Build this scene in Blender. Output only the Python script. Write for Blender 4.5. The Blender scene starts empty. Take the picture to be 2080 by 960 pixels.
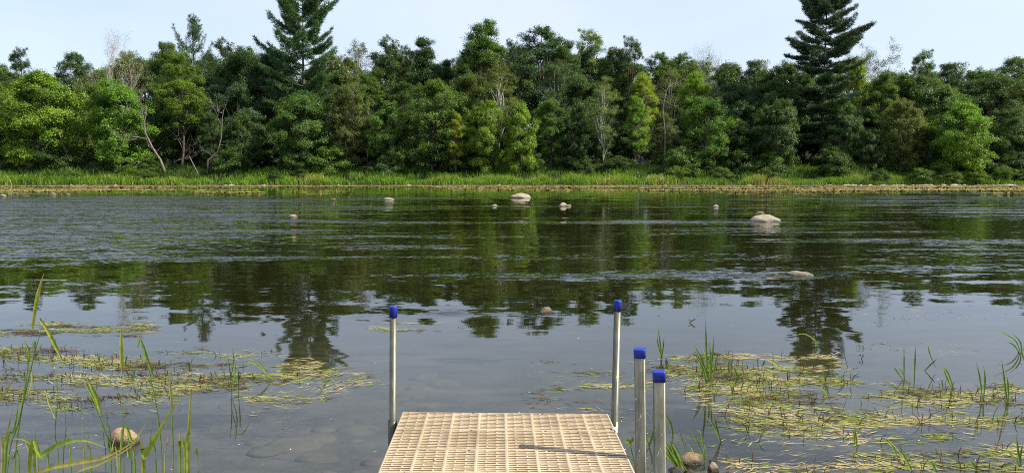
import bpy, math, random
import numpy as np
from math import radians, sin, cos, pi

SC = bpy.context.scene
COL = SC.collection
# ------------------------------------------------------------------ camera, sky, sun
CAMZ = 1.75
TH = math.atan(135/1540)
cam = bpy.data.cameras.new('camera'); camo = bpy.data.objects.new('camera', cam); COL.objects.link(camo)
camo.location = (0, 0, CAMZ); camo.rotation_euler = (pi/2 - TH, 0, 0)
cam.sensor_width = 36; cam.lens = 1540/2080*36; cam.clip_start = 0.05; cam.clip_end = 3000
SC.camera = camo
SC.view_settings.view_transform = 'Standard'; SC.view_settings.look = 'None'
SC.view_settings.gamma = 1; SC.view_settings.exposure = 0.5
SUN_EL, SUN_AZ = radians(43), radians(104)          # azimuth from +Y towards +X
w = bpy.data.worlds.new('World'); SC.world = w; w.use_nodes = True
nt = w.node_tree; nt.nodes.clear()
sky = nt.nodes.new('ShaderNodeTexSky'); sky.sky_type = 'NISHITA'; sky.sun_disc = False
sky.sun_elevation = SUN_EL; sky.sun_rotation = SUN_AZ
sky.air_density = 1.0; sky.dust_density = 2.0; sky.ozone_density = 2.0; sky.altitude = 300
bg = nt.nodes.new('ShaderNodeBackground'); bg.inputs['Strength'].default_value = 0.127
wo = nt.nodes.new('ShaderNodeOutputWorld')
tc = nt.nodes.new('ShaderNodeTexCoord'); mpw = nt.nodes.new('ShaderNodeMapping'); mpw.inputs['Scale'].default_value = (1, 1, 2.5)
nt.links.new(tc.outputs['Generated'], mpw.inputs[0])
nz = nt.nodes.new('ShaderNodeTexNoise'); nz.inputs['Scale'].default_value = 1.6; nz.inputs['Detail'].default_value = 4; nt.links.new(mpw.outputs[0], nz.inputs['Vector'])
mr = nt.nodes.new('ShaderNodeMapRange'); nt.links.new(nz.outputs['Fac'], mr.inputs[0]); mr.inputs[1].default_value = .3; mr.inputs[2].default_value = .7; mr.inputs[3].default_value = .28; mr.inputs[4].default_value = .72
veil = nt.nodes.new('ShaderNodeMix'); veil.data_type = 'RGBA'; 
sxyz = nt.nodes.new('ShaderNodeSeparateXYZ'); nt.links.new(tc.outputs['Generated'], sxyz.inputs[0])
el = nt.nodes.new('ShaderNodeMapRange'); nt.links.new(sxyz.outputs[2], el.inputs[0]); el.inputs[1].default_value = .12; el.inputs[2].default_value = .9; el.inputs[3].default_value = 1; el.inputs[4].default_value = .7
vm = nt.nodes.new('ShaderNodeMath'); vm.operation = 'MULTIPLY'; nt.links.new(mr.outputs[0], vm.inputs[0]); nt.links.new(el.outputs[0], vm.inputs[1])
nt.links.new(vm.outputs[0], veil.inputs[0])   # thin high cloud over the blue
nt.links.new(sky.outputs[0], veil.inputs[6]); veil.inputs[7].default_value = (5.3, 5.85, 7.1, 1)
nt.links.new(veil.outputs[2], bg.inputs[0]); nt.links.new(bg.outputs[0], wo.inputs[0])
sun = bpy.data.lights.new('sun', 'SUN'); suno = bpy.data.objects.new('sun', sun); COL.objects.link(suno)
sun.energy = 4.9; sun.angle = radians(0.53); sun.color = (1.0, 0.93, 0.82)
suno.rotation_euler = (pi/2 - SUN_EL, 0, pi - SUN_AZ)
SC.cycles.max_bounces = 7; SC.cycles.transparent_max_bounces = 12; SC.cycles.glossy_bounces = 3
SC.cycles.diffuse_bounces = 3; SC.cycles.transmission_bounces = 4
SC.cycles.sample_clamp_indirect = 6; SC.cycles.use_denoising = False
SC.cycles.filter_width = 1.0
SC.cycles.caustics_reflective = False; SC.cycles.caustics_refractive = False

# ------------------------------------------------------------------ helpers
def ray(px, py):
    u, v = (px-1040)/1540, (480-py)/1540
    return np.array([u, cos(TH)+v*sin(TH), -sin(TH)+v*cos(TH)])
def ground(px, py, z=0.0):
    d = ray(px, py); t = (z-CAMZ)/d[2]
    return np.array([0, 0, CAMZ]) + t*d
def at(px, py, Y):
    d = ray(px, py); return np.array([0, 0, CAMZ]) + d*(Y/d[1])

class VN:                                         # smooth value noise on numpy arrays
    def __init__(s, seed): s.t = np.random.default_rng(seed).random((256, 256))
    def __call__(s, x, y):
        x = np.asarray(x, float); y = np.asarray(y, float)
        xi = np.floor(x).astype(int); yi = np.floor(y).astype(int)
        fx = x-xi; fy = y-yi; fx = fx*fx*(3-2*fx); fy = fy*fy*(3-2*fy)
        a = s.t[xi % 256, yi % 256]; b = s.t[(xi+1) % 256, yi % 256]
        c = s.t[xi % 256, (yi+1) % 256]; d = s.t[(xi+1) % 256, (yi+1) % 256]
        return (a*(1-fx)+b*fx)*(1-fy)+(c*(1-fx)+d*fx)*fy
    def fbm(s, x, y, o=4):
        v = 0; a = .5; n = 0
        for i in range(o): v = v+a*s(x*2**i+i*17.3, y*2**i+i*9.1); n += a; a *= .5
        return v/n
N1, N2, N3 = VN(1), VN(2), VN(3)

def mesh_np(name, V, F, attrs=None, smooth=False, face_attr=None):
    V = np.asarray(V, np.float32); F = np.asarray(F, np.int32)
    m = bpy.data.meshes.new(name); k = F.shape[1]
    m.vertices.add(len(V)); m.vertices.foreach_set('co', V.ravel())
    m.loops.add(F.size); m.loops.foreach_set('vertex_index', F.ravel())
    m.polygons.add(len(F)); m.polygons.foreach_set('loop_start', np.arange(0, F.size, k, dtype=np.int32))
    if smooth: m.polygons.foreach_set('use_smooth', np.ones(len(F), bool))
    m.update(calc_edges=True)
    for n, v in (attrs or {}).items():
        a = m.attributes.new(n, 'FLOAT', 'POINT'); a.data.foreach_set('value', np.asarray(v, np.float32))
    for n, v in (face_attr or {}).items():
        a = m.attributes.new(n, 'FLOAT', 'FACE'); a.data.foreach_set('value', np.asarray(v, np.float32))
    m.validate(); return m

def tag(o, label=None, cat=None, group=None, kind=None):
    if label: o['label'] = label
    if cat: o['category'] = cat
    if group: o['group'] = group
    if kind: o['kind'] = kind
    return o
def obj(name, mesh, mat=None, parent=None, loc=None):
    o = bpy.data.objects.new(name, mesh); COL.objects.link(o)
    if mat is not None and len(mesh.materials) == 0: mesh.materials.append(mat)
    if parent is not None: o.parent = parent
    if loc is not None: o.location = loc
    return o
def empty(name, loc=(0, 0, 0)):
    o = bpy.data.objects.new(name, None); COL.objects.link(o); o.location = loc; o.empty_display_size = .2; return o

class G:                                          # geometry collector of triangles/quads (quads only)
    def __init__(s): s.V = []; s.F = []; s.A = []; s.n = 0
    def add(s, V, F, a=0.5):
        V = np.asarray(V, float); F = np.asarray(F, int)
        s.V.append(V); s.F.append(F+s.n); s.n += len(V); s.A.append(np.full(len(F), a) if np.isscalar(a) else a)
    def box(s, c, d, a=.5):
        c = np.array(c); d = np.array(d)/2
        V = [c+d*np.array(q) for q in [(-1,-1,-1),(1,-1,-1),(1,1,-1),(-1,1,-1),(-1,-1,1),(1,-1,1),(1,1,1),(-1,1,1)]]
        s.add(V, [(0,3,2,1),(4,5,6,7),(0,1,5,4),(1,2,6,5),(2,3,7,6),(3,0,4,7)], a)
    def tube(s, pts, rad, k=6, a=.5, cap=False):
        pts = np.asarray(pts, float); n = len(pts); rad = np.broadcast_to(rad, (n,))
        t = np.gradient(pts, axis=0); t /= np.linalg.norm(t, axis=1)[:, None]+1e-9
        ref = np.array([0, 0, 1.]) if abs(t[:, 2]).mean() < .8 else np.array([1., 0, 0])
        u = np.cross(t, ref); u /= np.linalg.norm(u, axis=1)[:, None]+1e-9; v = np.cross(t, u)
        an = np.arange(k)*2*pi/k
        V = pts[:, None]+rad[:, None, None]*(np.cos(an)[None, :, None]*u[:, None]+np.sin(an)[None, :, None]*v[:, None])
        F = [(i*k+j, i*k+(j+1) % k, (i+1)*k+(j+1) % k, (i+1)*k+j) for i in range(n-1) for j in range(k)]
        s.add(V.reshape(-1, 3), F, a)
    def mesh(s, name, smooth=False):
        return mesh_np(name, np.concatenate(s.V), np.concatenate(s.F), smooth=smooth, face_attr={'tone': np.concatenate(s.A)})

# ------------------------------------------------------------------ materials
def mat(name):
    m = bpy.data.materials.new(name); m.use_nodes = True; m.node_tree.nodes.clear(); return m, m.node_tree
def nd(t, typ, **k):
    n = t.nodes.new(typ)
    for a, v in k.items():
        if hasattr(n, a) and not a[0].isupper(): setattr(n, a, v)
    return n
def ramp(t, src, stops, interp='LINEAR'):
    r = t.nodes.new('ShaderNodeValToRGB'); e = r.color_ramp.elements; r.color_ramp.interpolation = interp
    while len(e) < len(stops): e.new(.5)
    for i, (p, c) in enumerate(stops):
        e[i].position = p; e[i].color = (*c, 1) if len(c) == 3 else c
    t.links.new(src, r.inputs[0]); return r.outputs[0]
def noise(t, scale, detail=4, vec=None, rough=.55, dim='3D'):
    n = t.nodes.new('ShaderNodeTexNoise'); n.inputs['Scale'].default_value = scale
    n.inputs['Detail'].default_value = detail; n.inputs['Roughness'].default_value = rough
    if vec is not None: t.links.new(vec, n.inputs['Vector'])
    return n
def mul(t, a, b, mode='MULTIPLY', fac=1.0):
    m = t.nodes.new('ShaderNodeMix'); m.data_type = 'RGBA'; m.blend_type = mode; m.inputs[0].default_value = fac
    for s, k in ((a, 6), (b, 7)):
        if isinstance(s, tuple): m.inputs[k].default_value = (*s, 1)
        else: t.links.new(s, m.inputs[k])
    return m.outputs[2]
def mth(t, op, a, b=None, c=None, clamp=False):
    m = t.nodes.new('ShaderNodeMath'); m.operation = op; m.use_clamp = clamp
    for i, s in enumerate((a, b, c)):
        if s is None: continue
        if isinstance(s, (int, float)): m.inputs[i].default_value = s
        else: t.links.new(s, m.inputs[i])
    return m.outputs[0]
def out(t, sh):
    o = t.nodes.new('ShaderNodeOutputMaterial'); t.links.new(sh, o.inputs[0]); return o
def pbsdf(t, col, rough=.6, spec=.4, metal=0, normal=None):
    p = t.nodes.new('ShaderNodeBsdfPrincipled')
    if isinstance(col, tuple): p.inputs['Base Color'].default_value = (*col, 1)
    else: t.links.new(col, p.inputs['Base Color'])
    if isinstance(rough, (int, float)): p.inputs['Roughness'].default_value = rough
    else: t.links.new(rough, p.inputs['Roughness'])
    p.inputs['Specular IOR Level'].default_value = spec; p.inputs['Metallic'].default_value = metal
    if normal is not None: t.links.new(normal, p.inputs['Normal'])
    return p.outputs[0]
def bump(t, h, s=.3, d=.02):
    b = t.nodes.new('ShaderNodeBump'); b.inputs['Strength'].default_value = s; b.inputs['Distance'].default_value = d
    t.links.new(h, b.inputs['Height']); return b.outputs[0]
def attr(t, name):
    a = t.nodes.new('ShaderNodeAttribute'); a.attribute_name = name; return a
def objcoord(t): return t.nodes.new('ShaderNodeTexCoord').outputs['Object']

def leaf_material(name, gloss=.45, trans=.35, stops=None):
    m, t = mat(name)
    oi = t.nodes.new('ShaderNodeObjectInfo'); a = attr(t, 'tone')
    c = ramp(t, a.outputs['Fac'], stops or [(0, (.42, .5, .5)), (.5, (1, 1, 1)), (.82, (1.35, 1.25, 1.0)), (1, (1.9, 1.55, .95))])
    c = mul(t, oi.outputs['Color'], c)
    p = pbsdf(t, c, gloss, .35)
    tr = t.nodes.new('ShaderNodeBsdfTranslucent'); t.links.new(mul(t, c, (1.25, 1.3, .55)), tr.inputs[0])
    x = t.nodes.new('ShaderNodeMixShader'); x.inputs[0].default_value = trans
    t.links.new(p, x.inputs[1]); t.links.new(tr.outputs[0], x.inputs[2]); out(t, x.outputs[0]); return m
M_LEAF = leaf_material('broad_leaf')
M_NEEDLE = leaf_material('pine_needle', .5, .15)
def bark_material(name, base, dark, scale=6, white=False):
    m, t = mat(name); v = objcoord(t)
    mp = t.nodes.new('ShaderNodeMapping'); mp.inputs['Scale'].default_value = (1, 1, 3 if white else .3); t.links.new(v, mp.inputs[0])
    n = noise(t, scale, 5, mp.outputs[0])
    st = [(.35, dark), (.46, base), (1, base)] if white else [(.3, dark), (.7, base)]
    c = ramp(t, n.outputs['Fac'], st)
    out(t, pbsdf(t, c, .85, .2, normal=bump(t, n.outputs['Fac'], .5, .03))); return m
M_BARK = bark_material('grey_bark', (.16, .13, .10), (.05, .04, .03))
M_BIRCH = bark_material('birch_bark', (.42, .39, .33), (.10, .09, .08), 5, True)
M_DEAD = bark_material('dead_wood', (.24, .215, .18), (.09, .075, .06))

def grass_material(name):
    m, t = mat(name); a = attr(t, 'tone')
    c = ramp(t, a.outputs['Fac'], [(0, (.04, .075, .018)), (.35, (.10, .18, .025)), (.65, (.18, .32, .03)), (.9, (.27, .40, .045)), (1, (.38, .36, .11))])
    p = pbsdf(t, c, .5, .3)
    tr = t.nodes.new('ShaderNodeBsdfTranslucent'); t.links.new(mul(t, c, (1.2, 1.25, .5)), tr.inputs[0])
    x = t.nodes.new('ShaderNodeMixShader'); x.inputs[0].default_value = .35
    t.links.new(p, x.inputs[1]); t.links.new(tr.outputs[0], x.inputs[2]); out(t, x.outputs[0]); return m
M_GRASS = grass_material('bank_grass')

def weed_material():
    m, t = mat('water_weed'); a = attr(t, 'tone')
    c = ramp(t, a.outputs['Fac'], [(0, (.035, .02, .012)), (.14, (.12, .06, .03)), (.28, (.09, .09, .025)), (.5, (.19, .22, .04)), (.75, (.31, .335, .075)), (.9, (.40, .36, .14)), (1, (.48, .37, .22))])
    out(t, pbsdf(t, c, .6, .15)); return m
M_WEED = weed_material()
def alga_material():
    m, t = mat('shore_weed'); a = attr(t, 'tone')
    c = ramp(t, a.outputs['Fac'], [(0, (.09, .065, .02)), (.4, (.20, .15, .045)), (.75, (.30, .23, .075)), (1, (.22, .24, .05))])
    out(t, pbsdf(t, c, .7, .2)); return m
M_ALGA = alga_material()
def fleck_material():
    m, t = mat('seed_fluff'); out(t, pbsdf(t, ramp(t, attr(t, 'tone').outputs['Fac'], [(0, (.05, .04, .02)), (.5, (.3, .3, .15)), (1, (.7, .7, .66))]), .6, .2)); return m
M_FLECK = fleck_material()
def reed_material():
    m, t = mat('reed_blade'); a = attr(t, 'tone')
    c = ramp(t, a.outputs['Fac'], [(0, (.07, .045, .02)), (.2, (.08, .14, .035)), (.4, (.17, .29, .045)), (.6, (.34, .42, .06)), (.8, (.48, .44, .11)), (1, (.55, .42, .24))])
    n = noise(t, 45, 3, objcoord(t)); c = mul(t, c, ramp(t, n.outputs['Fac'], [(.3, (.72, .68, .6)), (.6, (1.1, 1.1, 1.05))]))
    p = pbsdf(t, c, .4, .4)
    tr = t.nodes.new('ShaderNodeBsdfTranslucent'); t.links.new(mul(t, c, (1.1, 1.1, .5)), tr.inputs[0])
    x = t.nodes.new('ShaderNodeMixShader'); x.inputs[0].default_value = .3
    t.links.new(p, x.inputs[1]); t.links.new(tr.outputs[0], x.inputs[2]); out(t, x.outputs[0]); return m
M_REED = reed_material()

def rock_material(name, light, dark, wet=(.05, .045, .03), band=14):
    m, t = mat(name); v = objcoord(t)
    n = noise(t, 9, 8, v, .65); n2 = noise(t, 45, 3, v)
    c = ramp(t, n.outputs['Fac'], [(.3, dark), (.52, light), (.8, tuple(min(1, x*1.25) for x in light))])
    c = mul(t, c, ramp(t, n2.outputs['Fac'], [(.35, (.6, .58, .55)), (.6, (1.08, 1.05, 1))]))
    geo = t.nodes.new('ShaderNodeNewGeometry'); sp = t.nodes.new('ShaderNodeSeparateXYZ'); t.links.new(geo.outputs['Position'], sp.inputs[0])
    z = mth(t, 'ADD', sp.outputs[2], mth(t, 'MULTIPLY', n.outputs['Fac'], -.035))     # wet band by the waterline
    k = mth(t, 'MULTIPLY_ADD', z, band, .2, clamp=True)
    mx = t.nodes.new('ShaderNodeMix'); mx.data_type = 'RGBA'; t.links.new(k, mx.inputs[0])
    mx.inputs[6].default_value = (*wet, 1); t.links.new(c, mx.inputs[7])
    out(t, pbsdf(t, mx.outputs[2], mth(t, 'MULTIPLY_ADD', k, .5, .3), .4, normal=bump(t, n.outputs['Fac'], .6, .03))); return m
M_ROCK = rock_material('pale_boulder', (.42, .36, .255), (.18, .15, .10))
M_ROCKB = rock_material('mossy_boulder', (.33, .26, .13), (.12, .09, .04))
M_ROCKG = rock_material('grey_stone', (.42, .38, .36), (.20, .17, .15))

def soil_material():
    m, t = mat('river_ground'); geo = t.nodes.new('ShaderNodeNewGeometry')
    sp = t.nodes.new('ShaderNodeSeparateXYZ'); t.links.new(geo.outputs['Position'], sp.inputs[0])
    n = noise(t, 2.2, 8, geo.outputs['Position'], .7); n2 = noise(t, 12, 5, geo.outputs['Position'])
    bed = ramp(t, n.outputs['Fac'], [(.3, (.08, .08, .08)), (.5, (.13, .13, .13)), (.7, (.19, .185, .18))])
    land = ramp(t, n2.outputs['Fac'], [(.3, (.018, .016, .008)), (.55, (.04, .045, .018)), (.8, (.08, .075, .035))])
    k = mth(t, 'MULTIPLY_ADD', sp.outputs[2], 4, .1, clamp=True)
    mx = t.nodes.new('ShaderNodeMix'); mx.data_type = 'RGBA'; t.links.new(k, mx.inputs[0]); t.links.new(bed, mx.inputs[6]); t.links.new(land, mx.inputs[7])
    out(t, pbsdf(t, mx.outputs[2], .9, .15, normal=bump(t, n2.outputs['Fac'], .5, .05))); return m
M_SOIL = soil_material()

def water_material():
    m, t = mat('river_water')
    geo = t.nodes.new('ShaderNodeNewGeometry'); P = geo.outputs['Position']
    chop = attr(t, 'chop').outputs['Fac']
    def slopes(sx, sy, detail, seed):
        mp = t.nodes.new('ShaderNodeMapping'); mp.inputs['Scale'].default_value = (sx, sy, 1); mp.inputs['Location'].default_value = (seed*13.7, seed*7.1, seed*3.3)
        mp.inputs['Rotation'].default_value = (0, 0, radians(seed*5-8))
        t.links.new(P, mp.inputs[0]); n = noise(t, 1, detail, mp.outputs[0], .6)
        s = t.nodes.new('ShaderNodeVectorMath'); s.operation = 'SUBTRACT'; t.links.new(n.outputs['Color'], s.inputs[0]); s.inputs[1].default_value = (.5, .5, .5)
        return s.outputs[0]
    def vscale(v, k):
        s = t.nodes.new('ShaderNodeVectorMath'); s.operation = 'SCALE'; t.links.new(v, s.inputs[0])
        if isinstance(k, (int, float)): s.inputs['Scale'].default_value = k
        else: t.links.new(k, s.inputs['Scale'])
        return s.outputs[0]
    def tail(v, k):                                    # steeper crests: v * |v| * k
        l = t.nodes.new('ShaderNodeVectorMath'); l.operation = 'LENGTH'; t.links.new(v, l.inputs[0])
        return vscale(v, mth(t, 'MULTIPLY_ADD', l.outputs['Value'], k, .15))
    def vadd(a, b):
        s = t.nodes.new('ShaderNodeVectorMath'); s.operation = 'ADD'; t.links.new(a, s.inputs[0]); t.links.new(b, s.inputs[1]); return s.outputs[0]
    # streaks: bands of riffled water along the current
    mp = t.nodes.new('ShaderNodeMapping'); mp.inputs['Scale'].default_value = (.10, .62, 1); t.links.new(P, mp.inputs[0])
    st = noise(t, 1, 5, mp.outputs[0], .65)
    band = t.nodes.new('ShaderNodeMapRange'); band.interpolation_type = 'SMOOTHSTEP'
    t.links.new(st.outputs['Fac'], band.inputs[0]); band.inputs[1].default_value = .47; band.inputs[2].default_value = .62
    band.inputs[3].default_value = .10; band.inputs[4].default_value = 1.6
    mpw_ = t.nodes.new('ShaderNodeMapping'); mpw_.inputs['Scale'].default_value = (.028, .13, 1); mpw_.inputs['Location'].default_value = (1.3, 4.6, 2); t.links.new(P, mpw_.inputs[0])
    sw = noise(t, 1, 3, mpw_.outputs[0], .6)
    b3 = t.nodes.new('ShaderNodeMapRange'); t.links.new(sw.outputs['Fac'], b3.inputs[0]); b3.inputs[1].default_value = .40; b3.inputs[2].default_value = .62; b3.inputs[3].default_value = .35; b3.inputs[4].default_value = 1.7
    mpf = t.nodes.new('ShaderNodeMapping'); mpf.inputs['Scale'].default_value = (.55, 2.6, 1); mpf.inputs['Location'].default_value = (3, 8, 1); t.links.new(P, mpf.inputs[0])
    sf = noise(t, 1, 4, mpf.outputs[0], .65)
    b2 = t.nodes.new('ShaderNodeMapRange'); t.links.new(sf.outputs['Fac'], b2.inputs[0]); b2.inputs[1].default_value = .42; b2.inputs[2].default_value = .66; b2.inputs[3].default_value = .35; b2.inputs[4].default_value = 2.2
    amp = mth(t, 'MULTIPLY', mth(t, 'MULTIPLY', mth(t, 'MULTIPLY', chop, band.outputs[0]), b2.outputs[0]), b3.outputs[0])
    amp = mth(t, 'MAXIMUM', amp, mth(t, 'MULTIPLY_ADD', chop, .6, -.7))
    big = vscale(slopes(.8, 2.2, 2, 1), mth(t, 'MULTIPLY_ADD', chop, .14, .03))
    mid = vscale(tail(slopes(2.0, 5.5, 3, 2), 6), mth(t, 'MULTIPLY_ADD', amp, .95, .012))
    fin = vscale(tail(slopes(7, 17, 2, 3), 6), mth(t, 'MULTIPLY_ADD', amp, .75, .004))
    s = vadd(vadd(big, mid), fin)
    f = t.nodes.new('ShaderNodeVectorMath'); f.operation = 'MULTIPLY'; t.links.new(s, f.inputs[0]); f.inputs[1].default_value = (.6, 1, 0)
    nrm = t.nodes.new('ShaderNodeVectorMath'); nrm.operation = 'ADD'; t.links.new(f.outputs[0], nrm.inputs[0]); nrm.inputs[1].default_value = (0, 0, 1)
    nn = t.nodes.new('ShaderNodeVectorMath'); nn.operation = 'NORMALIZE'; t.links.new(nrm.outputs[0], nn.inputs[0]); N = nn.outputs[0]
    fr = t.nodes.new('ShaderNodeFresnel'); fr.inputs[0].default_value = 1.36; t.links.new(N, fr.inputs['Normal'])
    gl = t.nodes.new('ShaderNodeBsdfGlossy'); gl.inputs['Roughness'].default_value = .015; gl.inputs['Color'].default_value = (.98, .99, 1, 1); t.links.new(N, gl.inputs['Normal'])
    rg = mth(t, 'MAXIMUM', mth(t, 'MINIMUM', mth(t, 'MULTIPLY', mth(t, 'POWER', amp, 1.6), .07), .24), .015); t.links.new(rg, gl.inputs['Roughness'])
    tr = t.nodes.new('ShaderNodeBsdfTransparent'); t.links.new(ramp(t, attr(t, 'depth').outputs['Fac'], [(0, (.95, .95, .92)), (.3, (.80, .80, .72)), (.6, (.42, .43, .32)), (.85, (.10, .11, .06)), (1, (.01, .012, .005))]), tr.inputs[0])
    df = t.nodes.new('ShaderNodeBsdfDiffuse'); df.inputs[0].default_value = (.012, .012, .003, 1)
    ad = t.nodes.new('ShaderNodeAddShader'); t.links.new(tr.outputs[0], ad.inputs[0]); t.links.new(df.outputs[0], ad.inputs[1])
    x = t.nodes.new('ShaderNodeMixShader'); t.links.new(fr.outputs[0], x.inputs[0]); t.links.new(ad.outputs[0], x.inputs[1]); t.links.new(gl.outputs[0], x.inputs[2])
    out(t, x.outputs[0]); return m
M_WATER = water_material()

def plastic_material():
    m, t = mat('tan_plastic'); v = t.nodes.new('ShaderNodeNewGeometry').outputs['Position']
    n = noise(t, 7, 5, v); n2 = noise(t, 160, 3, v)
    c = ramp(t, n.outputs['Fac'], [(.3, (.45, .35, .21)), (.6, (.54, .42, .26))])
    c = mul(t, c, ramp(t, n2.outputs['Fac'], [(.32, (.55, .5, .42)), (.42, (1, 1, 1))]))
    n3 = noise(t, 2.3, 6, v, .7); c = mul(t, c, ramp(t, n3.outputs['Fac'], [(.36, (.70, .68, .64)), (.47, (1, 1, 1)), (.62, (1.05, 1.07, 1.1))]))      # foot dirt and sun-bleached patches
    oi = t.nodes.new('ShaderNodeObjectInfo'); c = mul(t, c, ramp(t, oi.outputs['Random'], [(0, (.93, .92, .92)), (1, (1.05, 1.05, 1.07))]))
    n4 = noise(t, 38, 2, v, .4); c = mul(t, c, ramp(t, n4.outputs['Fac'], [(.245, (.30, .22, .15)), (.275, (1, 1, 1))]))            # specks of debris
    out(t, pbsdf(t, c, .55, .4, normal=bump(t, n2.outputs['Fac'], .15, .002))); return m
M_TAN = plastic_material()
def alu_material():
    m, t = mat('weathered_aluminium'); v = objcoord(t)
    mp = t.nodes.new('ShaderNodeMapping'); mp.inputs['Scale'].default_value = (1, 1, .12); t.links.new(v, mp.inputs[0])
    n = noise(t, 60, 5, mp.outputs[0], .6); n2 = noise(t, 9, 4, v)
    c = ramp(t, n.outputs['Fac'], [(.30, (.09, .09, .07)), (.5, (.155, .155, .12)), (.72, (.23, .225, .175))])
    c = mul(t, c, ramp(t, n2.outputs['Fac'], [(.3, (.72, .70, .62)), (.7, (1.05, 1.05, 1.0))]))
    mp2 = t.nodes.new('ShaderNodeMapping'); mp2.inputs['Scale'].default_value = (1, 1, .18); mp2.inputs['Location'].default_value = (.3, .1, .4); t.links.new(v, mp2.inputs[0])
    n3 = noise(t, 75, 4, mp2.outputs[0], .7)                       # pale scratches and mineral runs
    sc = mth(t, 'GREATER_THAN', n3.outputs['Fac'], .68)
    mx = t.nodes.new('ShaderNodeMix'); mx.data_type = 'RGBA'; t.links.new(sc, mx.inputs[0]); t.links.new(c, mx.inputs[6]); mx.inputs[7].default_value = (.5, .45, .34, 1)
    p = t.nodes.new('ShaderNodeBsdfPrincipled'); t.links.new(mx.outputs[2], p.inputs['Base Color'])
    t.links.new(mth(t, 'MULTIPLY_ADD', sc, -.5, .55), p.inputs['Metallic'])
    t.links.new(mth(t, 'MULTIPLY_ADD', n.outputs['Fac'], .3, .3), p.inputs['Roughness'])
    out(t, p.outputs[0]); return m
M_ALU = alu_material()
def simple(name, col, rough=.5, spec=.4, metal=0):
    m, t = mat(name); n = noise(t, 14, 4, objcoord(t))
    out(t, pbsdf(t, mul(t, col, ramp(t, n.outputs['Fac'], [(.3, (.82,)*3), (.65, (1.08,)*3)])), rough, spec, metal)); return m
M_BLUE = simple('blue_vinyl', (.007, .028, .32), .42, .5)
M_DARKMETAL = simple('wet_sleeve_metal', (.10, .10, .07), .35, .5, .6)
M_STEEL = simple('bolt_steel', (.5, .5, .48), .35, .5, .9)

# ------------------------------------------------------------------ ground and water
def shore_y(x): return 82.3 + 1.6*(N1(np.asarray(x)*.05, 3.3)-.5) + .9*(N2(np.asarray(x)*.3, 8.8)-.5) + np.where(np.asarray(x) < 0, .0, .012*np.asarray(x))
def near_y(x): return 2.05 + .5*(N2(np.asarray(x)*.5, 1.7)-.5)
def height(x, y):
    x = np.asarray(x, float); y = np.asarray(y, float)
    far = y - shore_y(x); near = near_y(x) - y
    zf = np.where(far < 0, np.maximum(far*.14, -1.4), 0)
    zf = np.where(far > 0, .10+np.clip(far-.2, 0, 7)*.18+np.clip(far-7, 0, 40)*.045+np.clip(far-40, 0, 200)*.07, zf)
    zf = np.where((far > -.3) & (far < .3), far*.3+.01, zf)
    zf = zf + np.where(far > 0, .35*(N3(x*.25, y*.25)-.5)*np.clip(far/3, 0, 1), 0)
    zn = np.where(near > 0, np.clip(near*.22, 0, .6), np.maximum(near*.085-.03, -1.4))
    z = np.where(y < 40, np.where(near > -12, zn, zn), zf)
    z = np.where((y < 40), z, z)
    z = z + .05*(N1(x*1.7, y*1.7)-.5)
    return z
def grid_mesh(name, xs, ys, zf):
    X, Y = np.meshgrid(xs, ys); Z = zf(X, Y); nx, ny = len(xs), len(ys)
    V = np.stack([X, Y, Z], -1).reshape(-1, 3)
    i = np.arange(nx-1)[None, :]+np.arange(ny-1)[:, None]*nx
    F = np.stack([i, i+1, i+1+nx, i+nx], -1).reshape(-1, 4)
    return V, F
sx = np.sinh(np.linspace(-4.6, 4.6, 201))*1.0; sx = sx/sx.max()*900
def xs_(n, inner, outer):
    a = np.linspace(-inner, inner, n); b = inner+np.cumsum(np.linspace(2, (outer-inner)/18, 30)); b = b[b < outer]
    return np.concatenate([-b[::-1], a, b, ]) if len(b) else a
gx = np.concatenate([[-1500, -900, -500, -300, -200, -150, -120], np.linspace(-100, 100, 201), [120, 150, 200, 300, 500, 900, 1500]])
gy = np.concatenate([[-300, -100, -40, -20, -10, -5], np.arange(-3, 12, .25), np.arange(12, 80, 2), np.arange(80, 96, .35), np.arange(96, 140, 2), [150, 180, 230, 300, 500, 900, 1500]])
V, F = grid_mesh('ground', gx, gy, height)
g = obj('ground', mesh_np('ground', V, F, smooth=True), M_SOIL); g['kind'] = 'structure'

ROCKS = [  # px, py of waterline centre, width px, height px, material, label
 (1058, 402, 36, 11, 'p', 'largest smooth tan boulder near the far bank, at the middle of the river'),
 (1143, 419, 20, 8, 'p', 'rounded pale boulder with a small one touching its right side, near the far bank'),
 (1156, 419, 11, 5, 'm', 'small brown rock touching the right side of a rounded pale boulder'),
 (1005, 419, 13, 5, 'p', 'small pale rock in the river, left of and nearer than the largest far boulder'),
 (789, 406, 20, 5, 'p', 'low flat pale rock in the far water above the left round dock pipe'),
 (594, 441, 18, 6, 'p', 'lone low tan rock in riffled water on the left half of the river'),
 (1455, 420, 15, 5, 'p', 'small pale rock far out in the river, left of the two stacked-looking boulders'),
 (1547, 434, 18, 5, 'm', 'small yellowish rock just behind the big humped tan boulder on the right'),
 (1558, 450, 52, 15, 'p', 'big humped tan boulder out in the river on the right'),
 (1630, 560, 46, 9, 'p', 'flat pale rock nearest of the river boulders, in dark water on the right'),
 (1110, 634, 34, 10, 'm', 'weedy brown boulder barely above the water beyond the dock end'),
 (4, 398, 12, 4, 'p', 'pale rock at the left edge of the picture near the far bank'),
 (106, 394, 11, 3, 'p', 'left one of two tiny flat rocks in the far water at the left'),
 (137, 395, 9, 3, 'm', 'right one of two tiny flat rocks in the far water at the left'),
 (677, 405, 10, 2.5, 'p', 'tiny flat pale rock barely showing in the far water left of the middle'),
]
wakes = [(ground(r[0], r[1]), r[2]) for r in ROCKS]
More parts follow.
